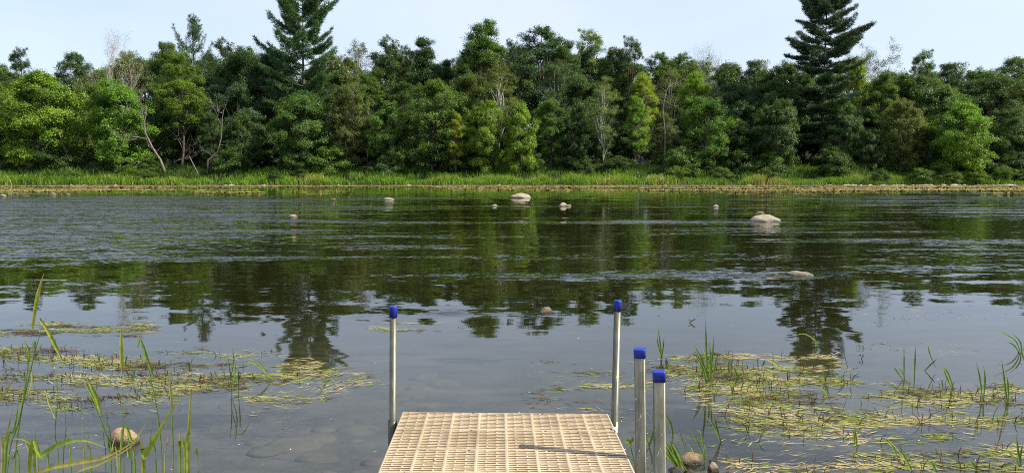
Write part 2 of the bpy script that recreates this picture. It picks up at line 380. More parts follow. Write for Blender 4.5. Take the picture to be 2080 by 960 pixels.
def chop(x, y):
    """ripple strength of the water surface by place"""
    X = np.asarray(x, float); Y = np.asarray(y, float)
    d = np.maximum(Y, .5)
    py = 345+1540*CAMZ/d; px = 1040+1540*X/d          # only used to place the riffles on the map
    g_ = lambda a, b, v: np.clip((v-a)/(b-a), 0, 1)**2*(3-2*np.clip((v-a)/(b-a), 0, 1))
    xl, yl = X, Y
    c = .02+.0*X
    riff_left = g_(13, 19, Y)*(1-g_(46, 56, Y))*(1-g_(-14, 1, X+.15*(Y-20)))
    c = c+3.1*riff_left
    c = c+.12*g_(9, 14, Y)*(1-g_(16, 26, Y))
    right = g_(9, 13, Y)*(1-g_(58, 66, Y))*g_(2.5, 9, X-.12*(Y-10))
    c = c+.62*right
    c = c+1.1*g_(19, 30, Y)*(1-g_(45, 62, Y))*g_(14, 22, X)
    c = c+.075*g_(16, 22, Y)*(1-g_(66, 74, Y))
    c = c*(1-.75*(1-g_(6.2, 9.5, Y)))
    c = c*(1-.8*g_(60, 72, Y))
    for (p, wpx) in wakes:                               # the current runs to the left, wakes trail behind the rocks
        s = wpx/1540*p[1]; u = (p[0]-X); v = (Y-p[1])
        wl = 6*s+1.6
        k = np.exp(-(v/(.35*s+.10*np.clip(u, 0, 9)+.12))**2)*g_(-.8*s, .2*s, u)*(1-g_(wl*.5, wl*1.6, u))
        c = c+2.0*k
        k2 = np.exp(-((X-p[0]-s*.6)/(.5*s))**2-(v/(.16*s+.1))**2); c = c+.8*k2
    return c
wx = np.concatenate([[-1500, -700, -400, -250, -160, -110], np.linspace(-85, 85, 381), [110, 160, 250, 400, 700, 1500]])
wy = np.concatenate([[-.5, .5, 1.2], np.arange(1.6, 12, .2), np.arange(12, 40, .35), np.arange(40, 86, .7), [90]])
V, F = grid_mesh('water', wx, wy, lambda x, y: x*0)
dep = np.clip(-height(V[:, 0], V[:, 1])/1.2, 0, 1)
wat = obj('water', mesh_np('water', V, F, attrs={'chop': chop(V[:, 0], V[:, 1]), 'depth': dep}, smooth=True), M_WATER); wat['kind'] = 'structure'

# ------------------------------------------------------------------ tree prototypes
def unit(v): return v/(np.linalg.norm(v, axis=-1, keepdims=True)+1e-9)
def leaf_quads(rng, C, Nrm, L, W, jit=.0):
    """diamond leaves at C with normals Nrm"""
    n = len(C); r = unit(rng.normal(size=(n, 3))); u = unit(np.cross(Nrm, r)); v = np.cross(Nrm, u)
    L = L*(.7+.6*rng.random((n, 1))); W = W*(.7+.6*rng.random((n, 1)))
    droop = Nrm*L*.15
    V = np.stack([C-u*L*.5-droop, C+v*W*.5, C+u*L*.5-droop, C-v*W*.5], 1).reshape(-1, 3)
    F = np.arange(4*n).reshape(n, 4); return V, F
def path(rng, a, b, n=6, wob=.08, sag=0):
    a = np.array(a, float); b = np.array(b, float); s = np.linspace(0, 1, n)[:, None]
    L = np.linalg.norm(b-a); p = a+(b-a)*s
    off = np.cumsum(rng.normal(size=(n, 3))*wob*L/n**.5*.5, axis=0); off -= off[0]; off = off-s*off[-1]
    p = p+off; p[:, 2] += sag*L*(np.sin(s[:, 0]*pi)); return p

def deciduous(seed, H, R, base=.15, nl=10, nc=16, nleaf=130, leaf=.2, csz=.75, top=1.0, lean=0, open_=0, trunk_r=.16, flat=.7, bend=0, trunks=1):
    """R crown radius; base fraction where crown begins; nl lobes with nc clumps each; returns (trunk mesh, crown mesh)"""
    rng = np.random.default_rng(seed); T = G(); nl = int(nl*1.55); nc = int(nc/1.4)
    zc0 = H*base
    tops = []
    tk = []
    for k in range(trunks):
        sp = 0 if trunks == 1 else R*.35
        an = rng.random()*6.28
        e = np.array([lean*H+sp*cos(an), sp*sin(an), H*(.88-.1*k)])
        p = path(rng, (0, 0, -.3), e, 10, .10)
        T.tube(p, np.linspace(trunk_r*H/10, .03, 10), 6); tk.append(p)
    Cs, Rs, Tn = [], [], []
    for i in range(nl):
        f = (i+.5)/nl
        z = zc0+(H-zc0)*(f**.85)*.93
        # profile: wide in the middle, narrower top and bottom
        prof = (math.sin(pi*min(1, max(0, .12+.80*f)))**.75) if top == 1 else (1-f)**.8*.9+.12
        an = i*2.399+rng.random()*.9; rr = R*prof*(.62+.25*rng.random())
        if i >= nl-3: rr *= .55
        z += rng.normal()*.035*H
        tp = tk[i % trunks]; j = min(9, max(1, int((z/H)*9*.8)))
        root = tp[j]
        c = np.array([tp[min(9, j+1)][0]+rr*cos(an), tp[min(9, j+1)][1]+rr*sin(an), z])
        T.tube(path(rng, root, c, 6, .12, .08), np.linspace(.055*H/10+.02, .015, 6), 5)
        lr = R*(.26+.22*rng.random())*(.75+.25*prof)
        # clumps over the lobe
        d = unit(rng.normal(size=(nc, 3))); d[:, 2] = d[:, 2]*.75+.15
        ext = np.where(rng.random((nc, 1)) < .22, 1.45, 1.0)
        q = c+d*lr*np.array([1, 1, flat])*(.55+.5*rng.random((nc, 1)))*ext
        if open_: q = q[rng.random(nc) > open_]
        for s_ in q[::3]:
            T.tube(path(rng, c, s_, 4, .15), np.linspace(.02, .008, 4), 4)
        Cs.append(q); Rs.append(csz*(.45+.85*rng.random(len(q))**1.3)); Tn.append(rng.normal(0, .08)+rng.normal(0, .07, len(q)))
    Cs = np.concatenate(Cs); Rs = np.concatenate(Rs); Tn = np.concatenate(Tn)
    n = len(Cs); nper = int(nleaf*1.3)
    idx = np.repeat(np.arange(n), nper)
    d = unit(rng.normal(size=(len(idx), 3))); r = rng.random((len(idx), 1))**.45
    off = d*r; off[:, 2] *= .55
    # ragged: clumps made of sprays
    P = Cs[idx]+off*Rs[idx][:, None]+rng.normal(size=(len(idx), 3))*.13
    axis_ = np.array([lean*H*.6, 0, H*.55])
    outw = unit(P-axis_)
    Nr = unit(off*.6+outw*.35+np.array([0, 0, .65])+rng.normal(size=P.shape)*.42)
    keep = P[:, 2] > .15; P = P[keep]; Nr = Nr[keep]; idx = idx[keep]
    V, F = leaf_quads(rng, P, Nr, leaf*.84, leaf*.52)
    tone = .5+Tn[idx]+rng.normal(0, .13, len(idx))
    return T.mesh('trunk', True), mesh_np('crown', V, F, face_attr={'tone': np.clip(tone, 0, 1)})

def pine(seed, H, prof, base=.12, spacing=.8, up=.35, tufts=5.5, needle=.3, dens=14, trunk_r=.3, irregular=.35, gap=0):
    """white pine: whorled limbs that sweep up, plated with needle tufts; prof = [(height fraction, limb length)]"""
    rng = np.random.default_rng(seed); T = G(); tp = path(rng, (0, 0, -.3), (0, 0, H), 14, .02)
    T.tube(tp, np.linspace(trunk_r, .03, 14), 7)
    C, D, TT = [], [], []
    pf = np.array(prof); z = H*base
    while z < H*.985:
        L0 = np.interp(z/H, pf[:, 0], pf[:, 1]); nb = rng.integers(4, 6); a0 = rng.random()*6.28
        for k in range(nb):
            if rng.random() < gap: continue
            an = a0+k*2*pi/nb+rng.normal()*.25; L = L0*(1-irregular*rng.random())
            if L < .25: continue
            f = z/H; rise = up+(f-.5)*.75+rng.normal()*.06
            d = np.array([cos(an), sin(an), 0]); s = np.linspace(0, 1, 8)
            P = np.array([0, 0, z+rng.normal()*.12])+d*L*s[:, None]; P[:, 2] += L*(rise*.45*s+rise*.65*s**2.2)
            P += rng.normal(size=P.shape)*.03*L*s[:, None]
            T.tube(P, np.linspace(.03+.010*L, .012, 8), 5)
            side = np.array([-d[1], d[0], 0]); tone = rng.normal(0, .10)
            nt_ = int(L*tufts)+3
            for s_ in np.linspace(.26 if L > 1.2 else .1, 1.0, nt_):
                b = np.array([np.interp(s_, s, P[:, i]) for i in range(3)])
                half = (.22+.32*L*(1-s_)**.8*.75)*(1 if s_ < .97 else .5)
                m = max(2, int(half/.2)*2+1)
                for q in np.linspace(-1, 1, m):
                    c = b+side*half*q+d*abs(q)*half*.55+np.array([0, 0, .10*half+rng.normal()*.06])+rng.normal(size=3)*.05
                    C.append(c); D.append(unit(d*1.0+side*q*.7+np.array([0, 0, .45+rise]))); TT.append(tone)
        z += spacing*(.75+.5*rng.random())*(1 if z < H*.8 else .6)
    for k in range(6): C.append(np.array([0, 0, H-.1*k])); D.append(np.array([0, 0, 1.])); TT.append(0)
    C = np.array(C); D = np.array(D); TT = np.array(TT)
    idx = np.repeat(np.arange(len(C)), dens); n = len(idx)
    dirs = unit(D[idx]*.75+rng.normal(size=(n, 3))*.62)
    base_ = C[idx]+rng.normal(size=(n, 3))*.07
    L = needle*(.7+.6*rng.random((n, 1))); sd = unit(np.cross(dirs, rng.normal(size=(n, 3))))*.022
    V = np.stack([base_-sd, base_+sd, base_+dirs*L+sd*.7, base_+dirs*L-sd*.7], 1).reshape(-1, 3)
    F = np.arange(4*n).reshape(n, 4)
    return T.mesh('trunk', True), mesh_np('crown', V, F, face_attr={'tone': np.clip(.5+TT[idx]+rng.normal(0, .14, n), 0, 1)})

def grow(T, rng, p, d, L, r, depth, spread=.6, up=.1, tips=None, curl=.2):
    n = 5; pts = [np.array(p, float)]; dd = np.array(d, float)
    for i in range(n-1):
        dd = unit(dd+rng.normal(size=3)*curl*.5+np.array([0, 0, up*.3])); pts.append(pts[-1]+dd*L/(n-1))
    T.tube(pts, np.linspace(r, r*.55, n), 5 if r > .03 else 4)
    if depth == 0:
        if tips is not None: tips.append(pts[-1])
        return
    for k in range(rng.integers(2, 4)+(1 if depth > 1 else 0)):
        i = rng.integers(2, n) if k else n-1
        nd_ = unit(dd*(1-spread*.4)+rng.normal(size=3)*spread+np.array([0, 0, up]))
        grow(T, rng, pts[i], nd_, L*(.55+.25*rng.random()), r*.55, depth-1, spread, up, tips, curl)
def bare_tree(seed, H, d0=(0, 0, 1), depth=4, r=.12, leaves=0, leaf=.14, spread=.55, up=.25, curl=.2, first=.45):
    rng = np.random.default_rng(seed); T = G(); tips = []
    grow(T, rng, (0, 0, -.2), unit(np.array(d0, float)), H*first, r, depth, spread, up, tips, curl)
    cm = None
    if leaves:
        C = np.array(tips); idx = np.repeat(np.arange(len(C)), leaves)
        P = C[idx]+rng.normal(size=(len(idx), 3))*.34
        Vv, Ff = leaf_quads(rng, P, unit(rng.normal(size=P.shape)+np.array([0, 0, .5])), leaf, leaf*.6)
        cm = mesh_np('crown', Vv, Ff, face_attr={'tone': np.clip(rng.normal(.5, .15, len(idx)), 0, 1)})
    tm = T.mesh('trunk', True)
    n = len(tm.vertices); co = np.empty(n*3, np.float32); tm.vertices.foreach_get('co', co)
    return tm, cm, float(co.reshape(-1, 3)[:, 2].max())

PROTO = {}
def P_(name, H, W, tm, cm, bark=None, leaf=None):
    if len(tm.materials) == 0: tm.materials.append(bark or M_BARK)
    if cm is not None: cm.materials.append(leaf or M_LEAF)
    PROTO[name] = (H, W, tm, cm)
def D_(name, seed, H, R, **k):
    bark = k.pop('bark', None); t_, c_ = deciduous(seed, H, R, **k); P_(name, H, 2*R, t_, c_, bark)
D_('round1', 11, 14, 4.4, nl=17, nc=34, nleaf=72, leaf=.23, base=.12)
D_('round2', 12, 14, 4.6, nl=16, nc=37, nleaf=68, leaf=.25, base=.10, csz=.85, trunks=2)
D_('round3', 13, 15, 4.3, nl=20, nc=31, nleaf=72, leaf=.22, base=.15, csz=.7)
D_('oak1', 21, 18, 4.6, nl=18, nc=31, nleaf=72, leaf=.23, base=.35, flat=.6, csz=.8, open_=.1, trunk_r=.15)
D_('oak2', 22, 18, 4.2, nl=16, nc=34, nleaf=72, leaf=.22, base=.38, flat=.6, csz=.7, open_=.2, trunk_r=.13)
D_('tall1', 31, 19, 3.0, nl=20, nc=27, nleaf=72, leaf=.21, base=.28, csz=.65, trunk_r=.10)
D_('tall2', 32, 19, 3.3, nl=21, nc=26, nleaf=72, leaf=.20, base=.25, csz=.6, open_=.15, trunk_r=.10)
D_('cone1', 41, 17, 3.0, nl=23, nc=24, nleaf=72, leaf=.20, base=.10, csz=.6, top=0, trunk_r=.10)
D_('birch1', 51, 15, 3.0, nl=15, nc=22, nleaf=56, leaf=.17, base=.40, csz=.6, open_=.3, bark=M_BIRCH, trunk_r=.085, lean=.04)
D_('birch2', 52, 15, 3.4, nl=14, nc=24, nleaf=60, leaf=.18, base=.30, csz=.65, open_=.3, bark=M_BIRCH, trunk_r=.10, trunks=2, lean=-.05)
D_('maple1', 61, 12, 4.6, nl=16, nc=37, nleaf=76, leaf=.26, base=.06, flat=.75, csz=.8)
D_('maple2', 62, 12, 4.4, nl=17, nc=34, nleaf=76, leaf=.25, base=.05, flat=.65, csz=.75, lean=.07)
D_('shrub1', 71, 4, 2.2, nl=9, nc=16, nleaf=70, leaf=.18, base=.0, csz=.5, flat=.8, trunk_r=.2)
D_('shrub2', 72, 4, 2.4, nl=8, nc=18, nleaf=70, leaf=.20, base=.0, csz=.55, flat=.7, trunk_r=.2)
tm, cm = pine(5, 24, [(.0, 4.6), (.25, 5.6), (.50, 6.6), (.62, 6.6), (.68, 5.0), (.72, 4.2), (.78, 6.2), (.86, 5.6), (.93, 4.0), (.97, 2.4), (1, .3)], base=.14, spacing=1.25, up=.40, irregular=.30, gap=.10, tufts=4.2, dens=13); P_('pineA', 24, 10, tm, cm, None, M_NEEDLE)
tm, cm = pine(9, 24, [(.0, 4.6), (.25, 6.0), (.55, 6.0), (.70, 6.8), (.78, 3.9), (.86, 4.6), (.93, 3.4), (.97, 2.0), (1, .3)], base=.16, spacing=1.0, up=.22, irregular=.42, gap=.12, tufts=4.4, dens=13); P_('pineB', 24, 10, tm, cm, None, M_NEEDLE)
tm, cm = pine(15, 18, [(.0, 2.2), (.5, 3.4), (.75, 3.0), (.86, 1.9), (.94, .9), (1, .2)], base=.3, spacing=1.35, up=.95, irregular=.45, gap=.3, tufts=3.2, dens=11); P_('pineS', 18, 5, tm, cm, None, M_NEEDLE)
tm, cm, h_ = bare_tree(87, 15, depth=5, r=.17, leaves=80, leaf=.17, spread=.5, up=.3, first=.55); P_('pineO', h_, 5, tm, cm, M_BARK, M_NEEDLE)
tm, cm, h_ = bare_tree(81, 14, depth=5, r=.24, leaves=26, leaf=.10, spread=.42, up=.35); P_('bareleaf', h_, 5, tm, cm, M_BIRCH)
tm, cm, h_ = bare_tree(83, 12, depth=5, r=.17, spread=.5, up=.3); P_('bare', h_, 5, tm, cm, M_DEAD)

DK = (.070, .125, .030); MD = (.105, .185, .035); BR = (.185, .31, .030); YG = (.26, .33, .03); PL = (.16, .225, .07); BL = (.065, .12, .042); OL = (.13, .17, .04); PN = (.085, .16, .05); PN2 = (.062, .118, .048)
rnd = random.Random(4)
def place(kind, px, py, Y, wf, tint, label, group=None, cat='tree', name=None, rz=None, lean=None):
    H0, W0, tm, cm = PROTO[kind]
    b = at(px, 345, Y); z0 = float(height(b[0], Y)); top = at(px, py, Y)[2]; s = (top-z0)/(H0*1.0)
    e = empty(name or {'pine': 'pine_tree', 'birch': 'birch_tree', 'shrub': 'shrub', 'bare': 'bare_tree'}.get(cat, 'deciduous_tree'), (b[0], Y, z0))
    e.scale = (s*wf, s*wf, s); e.rotation_euler.z = rnd.random()*6.28 if rz is None else rz
    if lean: e.rotation_euler.y = lean
    tag(e, label, 'tree' if cat != 'shrub' else 'shrub', group)
    o = obj('trunk', tm, None, e)
    if cm is not None:
        c = obj('crown', cm, None, e); v = rnd.uniform(.88, 1.12); c.color = (tint[0]*v*rnd.uniform(.93, 1.07), tint[1]*v, tint[2]*v, 1)
    return e
GB, GF, GP, GS = 'trees on the skyline of the far wood', 'trees along the front of the far wood', 'white pines in the far wood', 'shrubs on the far bank'
T = [
 # --- skyline, back of the wood
 ('round1', -30, 118, 108, .8, DK, 'dark tree top cut by the left edge on the skyline', GB, 'tree'),
 ('oak2', 48, 113, 110, .62, BL, 'small dark oak standing alone on the skyline near the left edge', GB, 'tree'),
 ('round3', 100, 150, 112, .8, MD, 'low mid green tree top between the lone small oak and a rounder dark oak', GB, 'tree'),
 ('oak1', 160, 106, 110, .72, DK, 'round dark oak top on the skyline left of the bare white birch', GB, 'tree'),
 ('round1', 205, 138, 106, .7, (.13, .20, .035), 'mid green top just below the bare white birch on its left', GB, 'tree'),
 ('tall2', 272, 97, 110, .85, PL, 'pale green feathery top just right of the bare white birch', GB, 'tree'),
 ('round2', 312, 122, 108, .7, MD, 'lower leafy top between the pale feathery tree and the small pine', GB, 'tree'),
 ('oak1', 352, 84, 110, .62, MD, 'leafy top touching the left side of the small pine on the skyline', GB, 'tree'),
 ('oak2', 462, 98, 110, .75, DK, 'dark top right of the small pine on the skyline', GB, 'tree'),
 ('round1', 512, 92, 106, .8, DK, 'broad dark top left of the big left pine, with bare twigs above it', GB, 'tree'),
 ('round3', 562, 104, 104, .8, PN2, 'dark green crown against the left flank of the big left pine', GB, 'tree'),
 ('round2', 700, 118, 104, .7, OL, 'olive top under the right branches of the big left pine', GB, 'tree'),
 ('birch1', 733, 90, 108, .75, OL, 'thin brownish birch top with pale stem right of the big left pine', GB, 'birch'),
 ('oak2', 792, 94, 108, .75, DK, 'open dark oak top with sky showing through, left of the tall pointed tree', GB, 'tree'),
 ('oak2', 830, 108, 112, .6, DK, 'narrow gap-filling crown just left of the tall pointed tree', GB, 'tree'),
 ('cone1', 865, 70, 108, .95, BL, 'tall pointed grey-green tree on the skyline left of the middle', GB, 'tree'),
 ('cone1', 915, 114, 106, .7, BL, 'slim low spire tree between the pointed grey-green tree and the tall pair', GB, 'tree'),
 ('tall1', 990, 42, 106, 1.0, MD, 'left one of the two tallest broad-leaved trees near the middle', GB, 'tree'),
 ('pineS', 1036, 88, 110, .8, PN2, 'dark conifer wedged between the two tallest broad-leaved trees', GB, 'pine'),
 ('tall2', 1098, 46, 106, 1.08, BL, 'right one of the two tallest broad-leaved trees near the middle', GB, 'tree'),
 ('tall1', 1152, 84, 110, .8, DK, 'dark top just right of the two tallest broad-leaved trees', GB, 'tree'),
 ('oak2', 1200, 78, 116, .8, PL, 'pale hazy top set far back on the skyline right of the middle', GB, 'tree'),
 ('oak1', 1245, 96, 110, .7, DK, 'dark rounded top right of the pale hazy one', GB, 'tree'),
 ('oak2', 1282, 92, 108, .6, DK, 'small dark skyline top above the yellowing tree', GB, 'tree'),
 ('tall2', 1335, 100, 110, .85, MD, 'mid green top on the skyline right of the yellowing tree', GB, 'tree'),
 ('tall2', 1385, 100, 110, .8, MD, 'leafy top just left of the leafless grey tree on the skyline', GB, 'tree'),
 ('bareleaf', 1418, 88, 108, 1.0, OL, 'leafless grey tree with fine twigs on the skyline left of the right pine', GB, 'bare'),
 ('round1', 1480, 124, 106, .7, DK, 'dark low skyline top between the leafless grey tree and the right pine', GB, 'tree'),
 ('oak1', 1530, 120, 106, .7, DK, 'dark rounded skyline top left of the right pine', GB, 'tree'),
 ('round3', 1585, 122, 104, .75, DK, 'dark crown against the left flank of the big right pine', GB, 'tree'),
 ('pineO', 1788, 74, 106, 1.0, OL, 'open sparse pine with see-through top right of the big right pine', GB, 'pine'),
 ('round2', 1740, 128, 104, .6, YG, 'yellow-green crown peeping out under the right pine branches', GB, 'tree'),
 ('oak2', 1862, 118, 108, .7, MD, 'mid green skyline top right of the open sparse pine', GB, 'tree'),
 ('oak1', 1922, 126, 110, .85, DK, 'dark broad skyline top in the right part of the wood', GB, 'tree'),
 ('round3', 1985, 136, 108, .8, MD, 'lower skyline top between two dark ones at the right', GB, 'tree'),
 ('oak1', 2048, 116, 110, .9, MD, 'leafy skyline top near the right edge', GB, 'tree'),
 ('oak2', 2110, 122, 110, .9, MD, 'leafy skyline top cut by the right edge', GB, 'tree'),
 ('bareleaf', 238, 62, 104, .9, (.34, .34, .20), 'slender white birch nearly bare of leaves standing above the wood at the left', GB, 'birch'),
 ('pineS', 402, 40, 106, .8, PN2, 'small dark pine with up-swept boughs on the left skyline', GP, 'pine'),
 ('bare', 515, 72, 108, .5, OL, 'fine bare grey twigs of a dead top left of the big left pine', GB, 'bare'),
 ('bare', 825, 82, 113, .4, OL, 'bare dead top behind the pointed grey-green tree', GB, 'bare'),
 ('bare', 712, 100, 107, .5, OL, 'bare dead top under the right arm of the big left pine', GB, 'bare'),
 ('pineA', 622, -12, 98, 1.0, PN, 'big white pine towering above the wood at left, its top at the upper edge', GP, 'pine'),
 ('pineB', 1668, -18, 97, 1.0, PN2, 'big dark pine towering above the wood at right, its top at the upper edge', GP, 'pine'),
 # --- middle of the wood
 ('round2', 20, 168, 100, .8, (.14, .21, .03), 'mid green crown behind the bright tree at the left edge', GF, 'tree'),
 ('round1', 190, 165, 99, .8, (.13, .20, .03), 'shaded crown between the two bright trees at left', GF, 'tree'),
 ('round3', 440, 150, 99, .9, BL, 'dark shaded crown under the small pine', GF, 'tree'),
 ('round2', 500, 175, 95, .9, PN2, 'dark crown left of and below the big left pine', GF, 'tree'),
 ('tall1', 745, 150, 98, 1.0, MD, 'mid green tree below the brownish birch', GF, 'tree'),
 ('tall2', 820, 160, 99, 1.0, DK, 'dark tree below the narrow gap-filling crown', GF, 'tree'),
 ('round3', 950, 150, 100, .75, OL, 'olive fine-leaved tree between the spire tree and the tall pair', GF, 'tree'),
 ('birch1', 1015, 130, 98, .9, OL, 'olive drooping birch below the left one of the tall pair', GF, 'birch'),
 ('birch2', 1128, 128, 99, .85, BL, 'birch with twin white stems below the right one of the tall pair', GF, 'birch'),
 ('round1', 1180, 150, 99, .85, DK, 'dark crown right of the twin-stemmed birch', GF, 'tree'),
 ('tall1', 1300, 148, 97, .85, YG, 'tree turning yellow at its top right of the middle', GF, 'tree'),
 ('birch2', 1368, 135, 101, .8, OL, 'thin birch with visible grey limbs right of the yellowing tree', GF, 'birch'),
 ('tall2', 1412, 140, 100, .9, BR, 'bright mid-height tree below the leafless grey tree', GF, 'tree'),
 ('round3', 1490, 165, 99, .9, BL, 'dark bluish crown right of the bright mid-height tree', GF, 'tree'),
 ('round1', 1560, 160, 98, .9, DK, 'dark crown left of and below the big right pine', GF, 'tree'),
 ('tall1', 1790, 150, 97, 1.0, MD, 'tall leafy tree with pale leaves at right of the big right pine', GF, 'tree'),
 ('round2', 1850, 155, 99, .8, DK, 'dark crown under the skyline right of the pale-leaved tree', GF, 'tree'),
 ('round1', 1905, 170, 97, .8, MD, 'mid green crown behind the bright maple at right', GF, 'tree'),
 ('round3', 2010, 152, 97, 1.0, DK, 'broad feathery dark crown near the right edge', GF, 'tree'),
 ('round2', 2090, 165, 98, .9, MD, 'mid green crown at the right edge below the skyline', GF, 'tree'),
 # --- front of the wood
 ('maple1', 85, 150, 91, 1.0, BR, 'bright yellow-green spreading tree at the far left front', GF, 'tree'),
 ('round2', -20, 190, 91, .8, MD, 'mid green tree cut by the left edge at the front of the wood', GF, 'tree'),
 ('maple2', 245, 160, 90, .85, (.15, .27, .03), 'bright rich green tree whose leaves hang to the bank at left', GF, 'tree'),
 ('oak2', 368, 122, 93, 1.0, (.13, .21, .025), 'large light green tree with pale forked trunk left of the big left pine', GF, 'tree'),
 ('round1', 330, 215, 94, .6, DK, 'dark low tree behind the leaning dead trunk', GF, 'tree'),
 ('round3', 430, 225, 91, .7, DK, 'dark low tree behind the bare twisted dead branches', GF, 'tree'),
 ('maple1', 495, 235, 91, .75, DK, 'dark low tree left of the leafy tree under the big left pine', GF, 'tree'),
 ('maple2', 615, 185, 90, .95, MD, 'leafy broad tree under the big left pine, reaching down to the bank', GF, 'tree'),
 ('round3', 712, 165, 91, .85, OL, 'grey-green tree with dead twigs hanging in it right of the big left pine', GF, 'tree'),
 ('maple1', 795, 210, 90, .75, MD, 'mid green bushy tree left of the wide front maple', GF, 'tree'),
 ('round1', 878, 158, 90, .95, MD, 'wide front maple with yellowish edge left of the middle', GF, 'tree'),
 ('tall2', 925, 225, 88, .75, YG, 'small yellow-green sapling at the front left of the middle', GF, 'tree'),
 ('maple2', 985, 202, 89, .7, BR, 'bright young tree right of the yellow-green sapling', GF, 'tree'),
 ('maple1', 1058, 212, 88.5, .62, BR, 'low bright bushy tree overhanging the bank at the middle', GF, 'tree'),
 ('round3', 1120, 200, 91, .8, MD, 'mid green tree right of the low bright bushy one', GF, 'tree'),
 ('maple2', 1165, 230, 91, .7, DK, 'dark low tree left of the leaning front birch', GF, 'tree'),
 ('birch1', 1228, 160, 90, .95, PL, 'pale front birch with leaning white trunk right of the middle', GF, 'birch'),
 ('tall1', 1288, 195, 90, .8, BR, 'slim light green tree with visible trunk at the foot of the yellowing tree', GF, 'tree'),
 ('round3', 1345, 225, 92, .7, OL, 'olive low tree right of the slim light green one', GF, 'tree'),
 ('round1', 1432, 195, 90, .95, (.10, .19, .025), 'bright broad tree bulging forward left of the right pine', GF, 'tree'),
 ('maple1', 1500, 245, 91, .8, DK, 'dark tree in shade right of the bright bulging one', GF, 'tree'),
 ('maple2', 1575, 200, 90, .85, DK, 'dark tree at the foot of the big right pine on its left', GF, 'tree'),
 ('round2', 1710, 215, 92, .75, (.085, .16, .045), 'light green tree in front of the big right pine', GF, 'tree'),
 ('maple2', 1765, 260, 90, .7, DK, 'dark low tree right of the big right pine trunk', GF, 'tree'),
 ('round3', 1830, 200, 90, .85, OL, 'olive green tree with yellow tips between the pale-leaved tree and the bright maple', GF, 'tree'),
 ('maple1', 1945, 212, 88, .95, BR, 'bright maple hanging forward over the bank at right', GF, 'tree'),
 ('maple2', 1880, 262, 90, .75, DK, 'dark low tree left of the bright maple at right', GF, 'tree'),
 ('round2', 2050, 225, 91, .75, MD, 'mid green tree right of the bright maple near the right edge', GF, 'tree'),
 ('maple1', 2120, 230, 90, .8, DK, 'dark tree cut by the right edge at the front of the wood', GF, 'tree'),
]
for k, px, py, Y, wf, tint, lab, grp, cat in T:
    if Y <= 91: Y -= 1.3
    place(k, px, py, Y, wf, tint, lab, grp, cat)
# trees outside the photograph's frame, so that the wood goes on
for i in range(26):
    sd = -1 if i % 2 else 1; px = 1040+sd*(1170+rnd.random()*1100); Yq = rnd.uniform(90, 112)
    place(rnd.choice(['round1', 'round2', 'round3', 'oak1', 'tall1', 'maple1']), px, rnd.uniform(125, 200), Yq, .9, rnd.choice([DK, MD, BL]),
          'leafy tree of the far wood beyond the %s edge of the picture' % ('left' if sd < 0 else 'right'), 'trees beyond the picture edge')
for i in range(44):
    px = -70+i*50+rnd.uniform(-18, 18); Yq = rnd.uniform(114, 128)
    tops_ = sorted((q[1], q[2]) for q in T if q[3] > 103 and q[8] == 'tree'); sk = np.interp(px, [a for a, b in tops_], [b for a, b in tops_])
    place(rnd.choice(['round1', 'round2', 'round3', 'oak1']), px, max(95, sk+rnd.uniform(12, 34)), Yq, rnd.uniform(.75, .9), rnd.choice([DK, MD, BL]),
          'tree deep in the wood seen only through gaps between the front crowns', 'trees deep in the wood')
# understory that closes the wood behind the front trees
for i in range(46):
    px = -60+i*48+rnd.uniform(-18, 18); Yq = rnd.uniform(95, 103)
    place(rnd.choice(['maple1', 'maple2', 'round2']), px, rnd.uniform(225, 262), Yq, rnd.uniform(.9, 1.1), DK,
          'shaded understory tree half hidden inside the dark wood', 'understory trees inside the wood')
S = [(20, 330), (58, 322), (130, 300), (175, 318), (225, 300), (300, 322), (375, 312), (470, 305), (540, 312), (600, 296), (660, 300), (720, 305), (780, 318), (845, 312), (905, 302), (965, 300), (1030, 298), (1085, 312), (1150, 318), (1190, 322), (1255, 318), (1320, 316), (1385, 300), (1440, 305), (1500, 308), (1560, 312), (1620, 316), (1690, 306), (1745, 310), (1800, 302), (1850, 325), (1910, 318), (1975, 314), (2030, 320), (2075, 312)]
LM = [(20, 'the left edge of the picture'), (90, 'the bright spreading tree at far left'), (160, 'the leaning grey trunk at far left'), (245, 'the rich green tree hanging to the bank'), (335, 'the leaning dead trunk'), (440, 'the twisted bare dead tree'), (540, 'the left flank of the big left pine'), (620, 'the big left pine'), (710, 'the grey-green tree with dead twigs'), (790, 'the bushy tree left of the wide front maple'), (878, 'the wide front maple'), (925, 'the yellow-green sapling'), (985, 'the bright young tree'), (1058, 'the low bright bushy tree'), (1125, 'the twin-stemmed birch'), (1228, 'the leaning front birch'), (1295, 'the yellowing tree'), (1350, 'the tall bare dead stem'), (1432, 'the bright bulging tree'), (1500, 'the dark tree beside the bulging one'), (1575, 'the dark tree left of the right pine'), (1660, 'the big right pine'), (1765, 'the dark tree right of the right pine'), (1830, 'the olive tree with yellow tips'), (1945, 'the bright maple at right'), (2050, 'the right edge tree')]
used_lab = set()
def shrub_label(px, tint):
    for d_, nm in sorted((abs(px-x), (x, n)) for x, n in LM):
        l = ('dark' if tint in (DK, BL) else 'green')+' low bank shrub '+('at the foot of ' if d_ < 14 else ('left of ' if px < nm[0] else 'right of '))+nm[1]
        l = l if len(l.split()) < 17 else l.replace('the grey-green tree with dead twigs', 'the grey-green tree').replace('left of the wide front maple', 'beside the wide maple')
        if l not in used_lab: used_lab.add(l); return l
    return l
def waterside_label(px, tint):
    l = shrub_label(px, tint).replace(' low bank shrub', ' waterside shrub'); return l
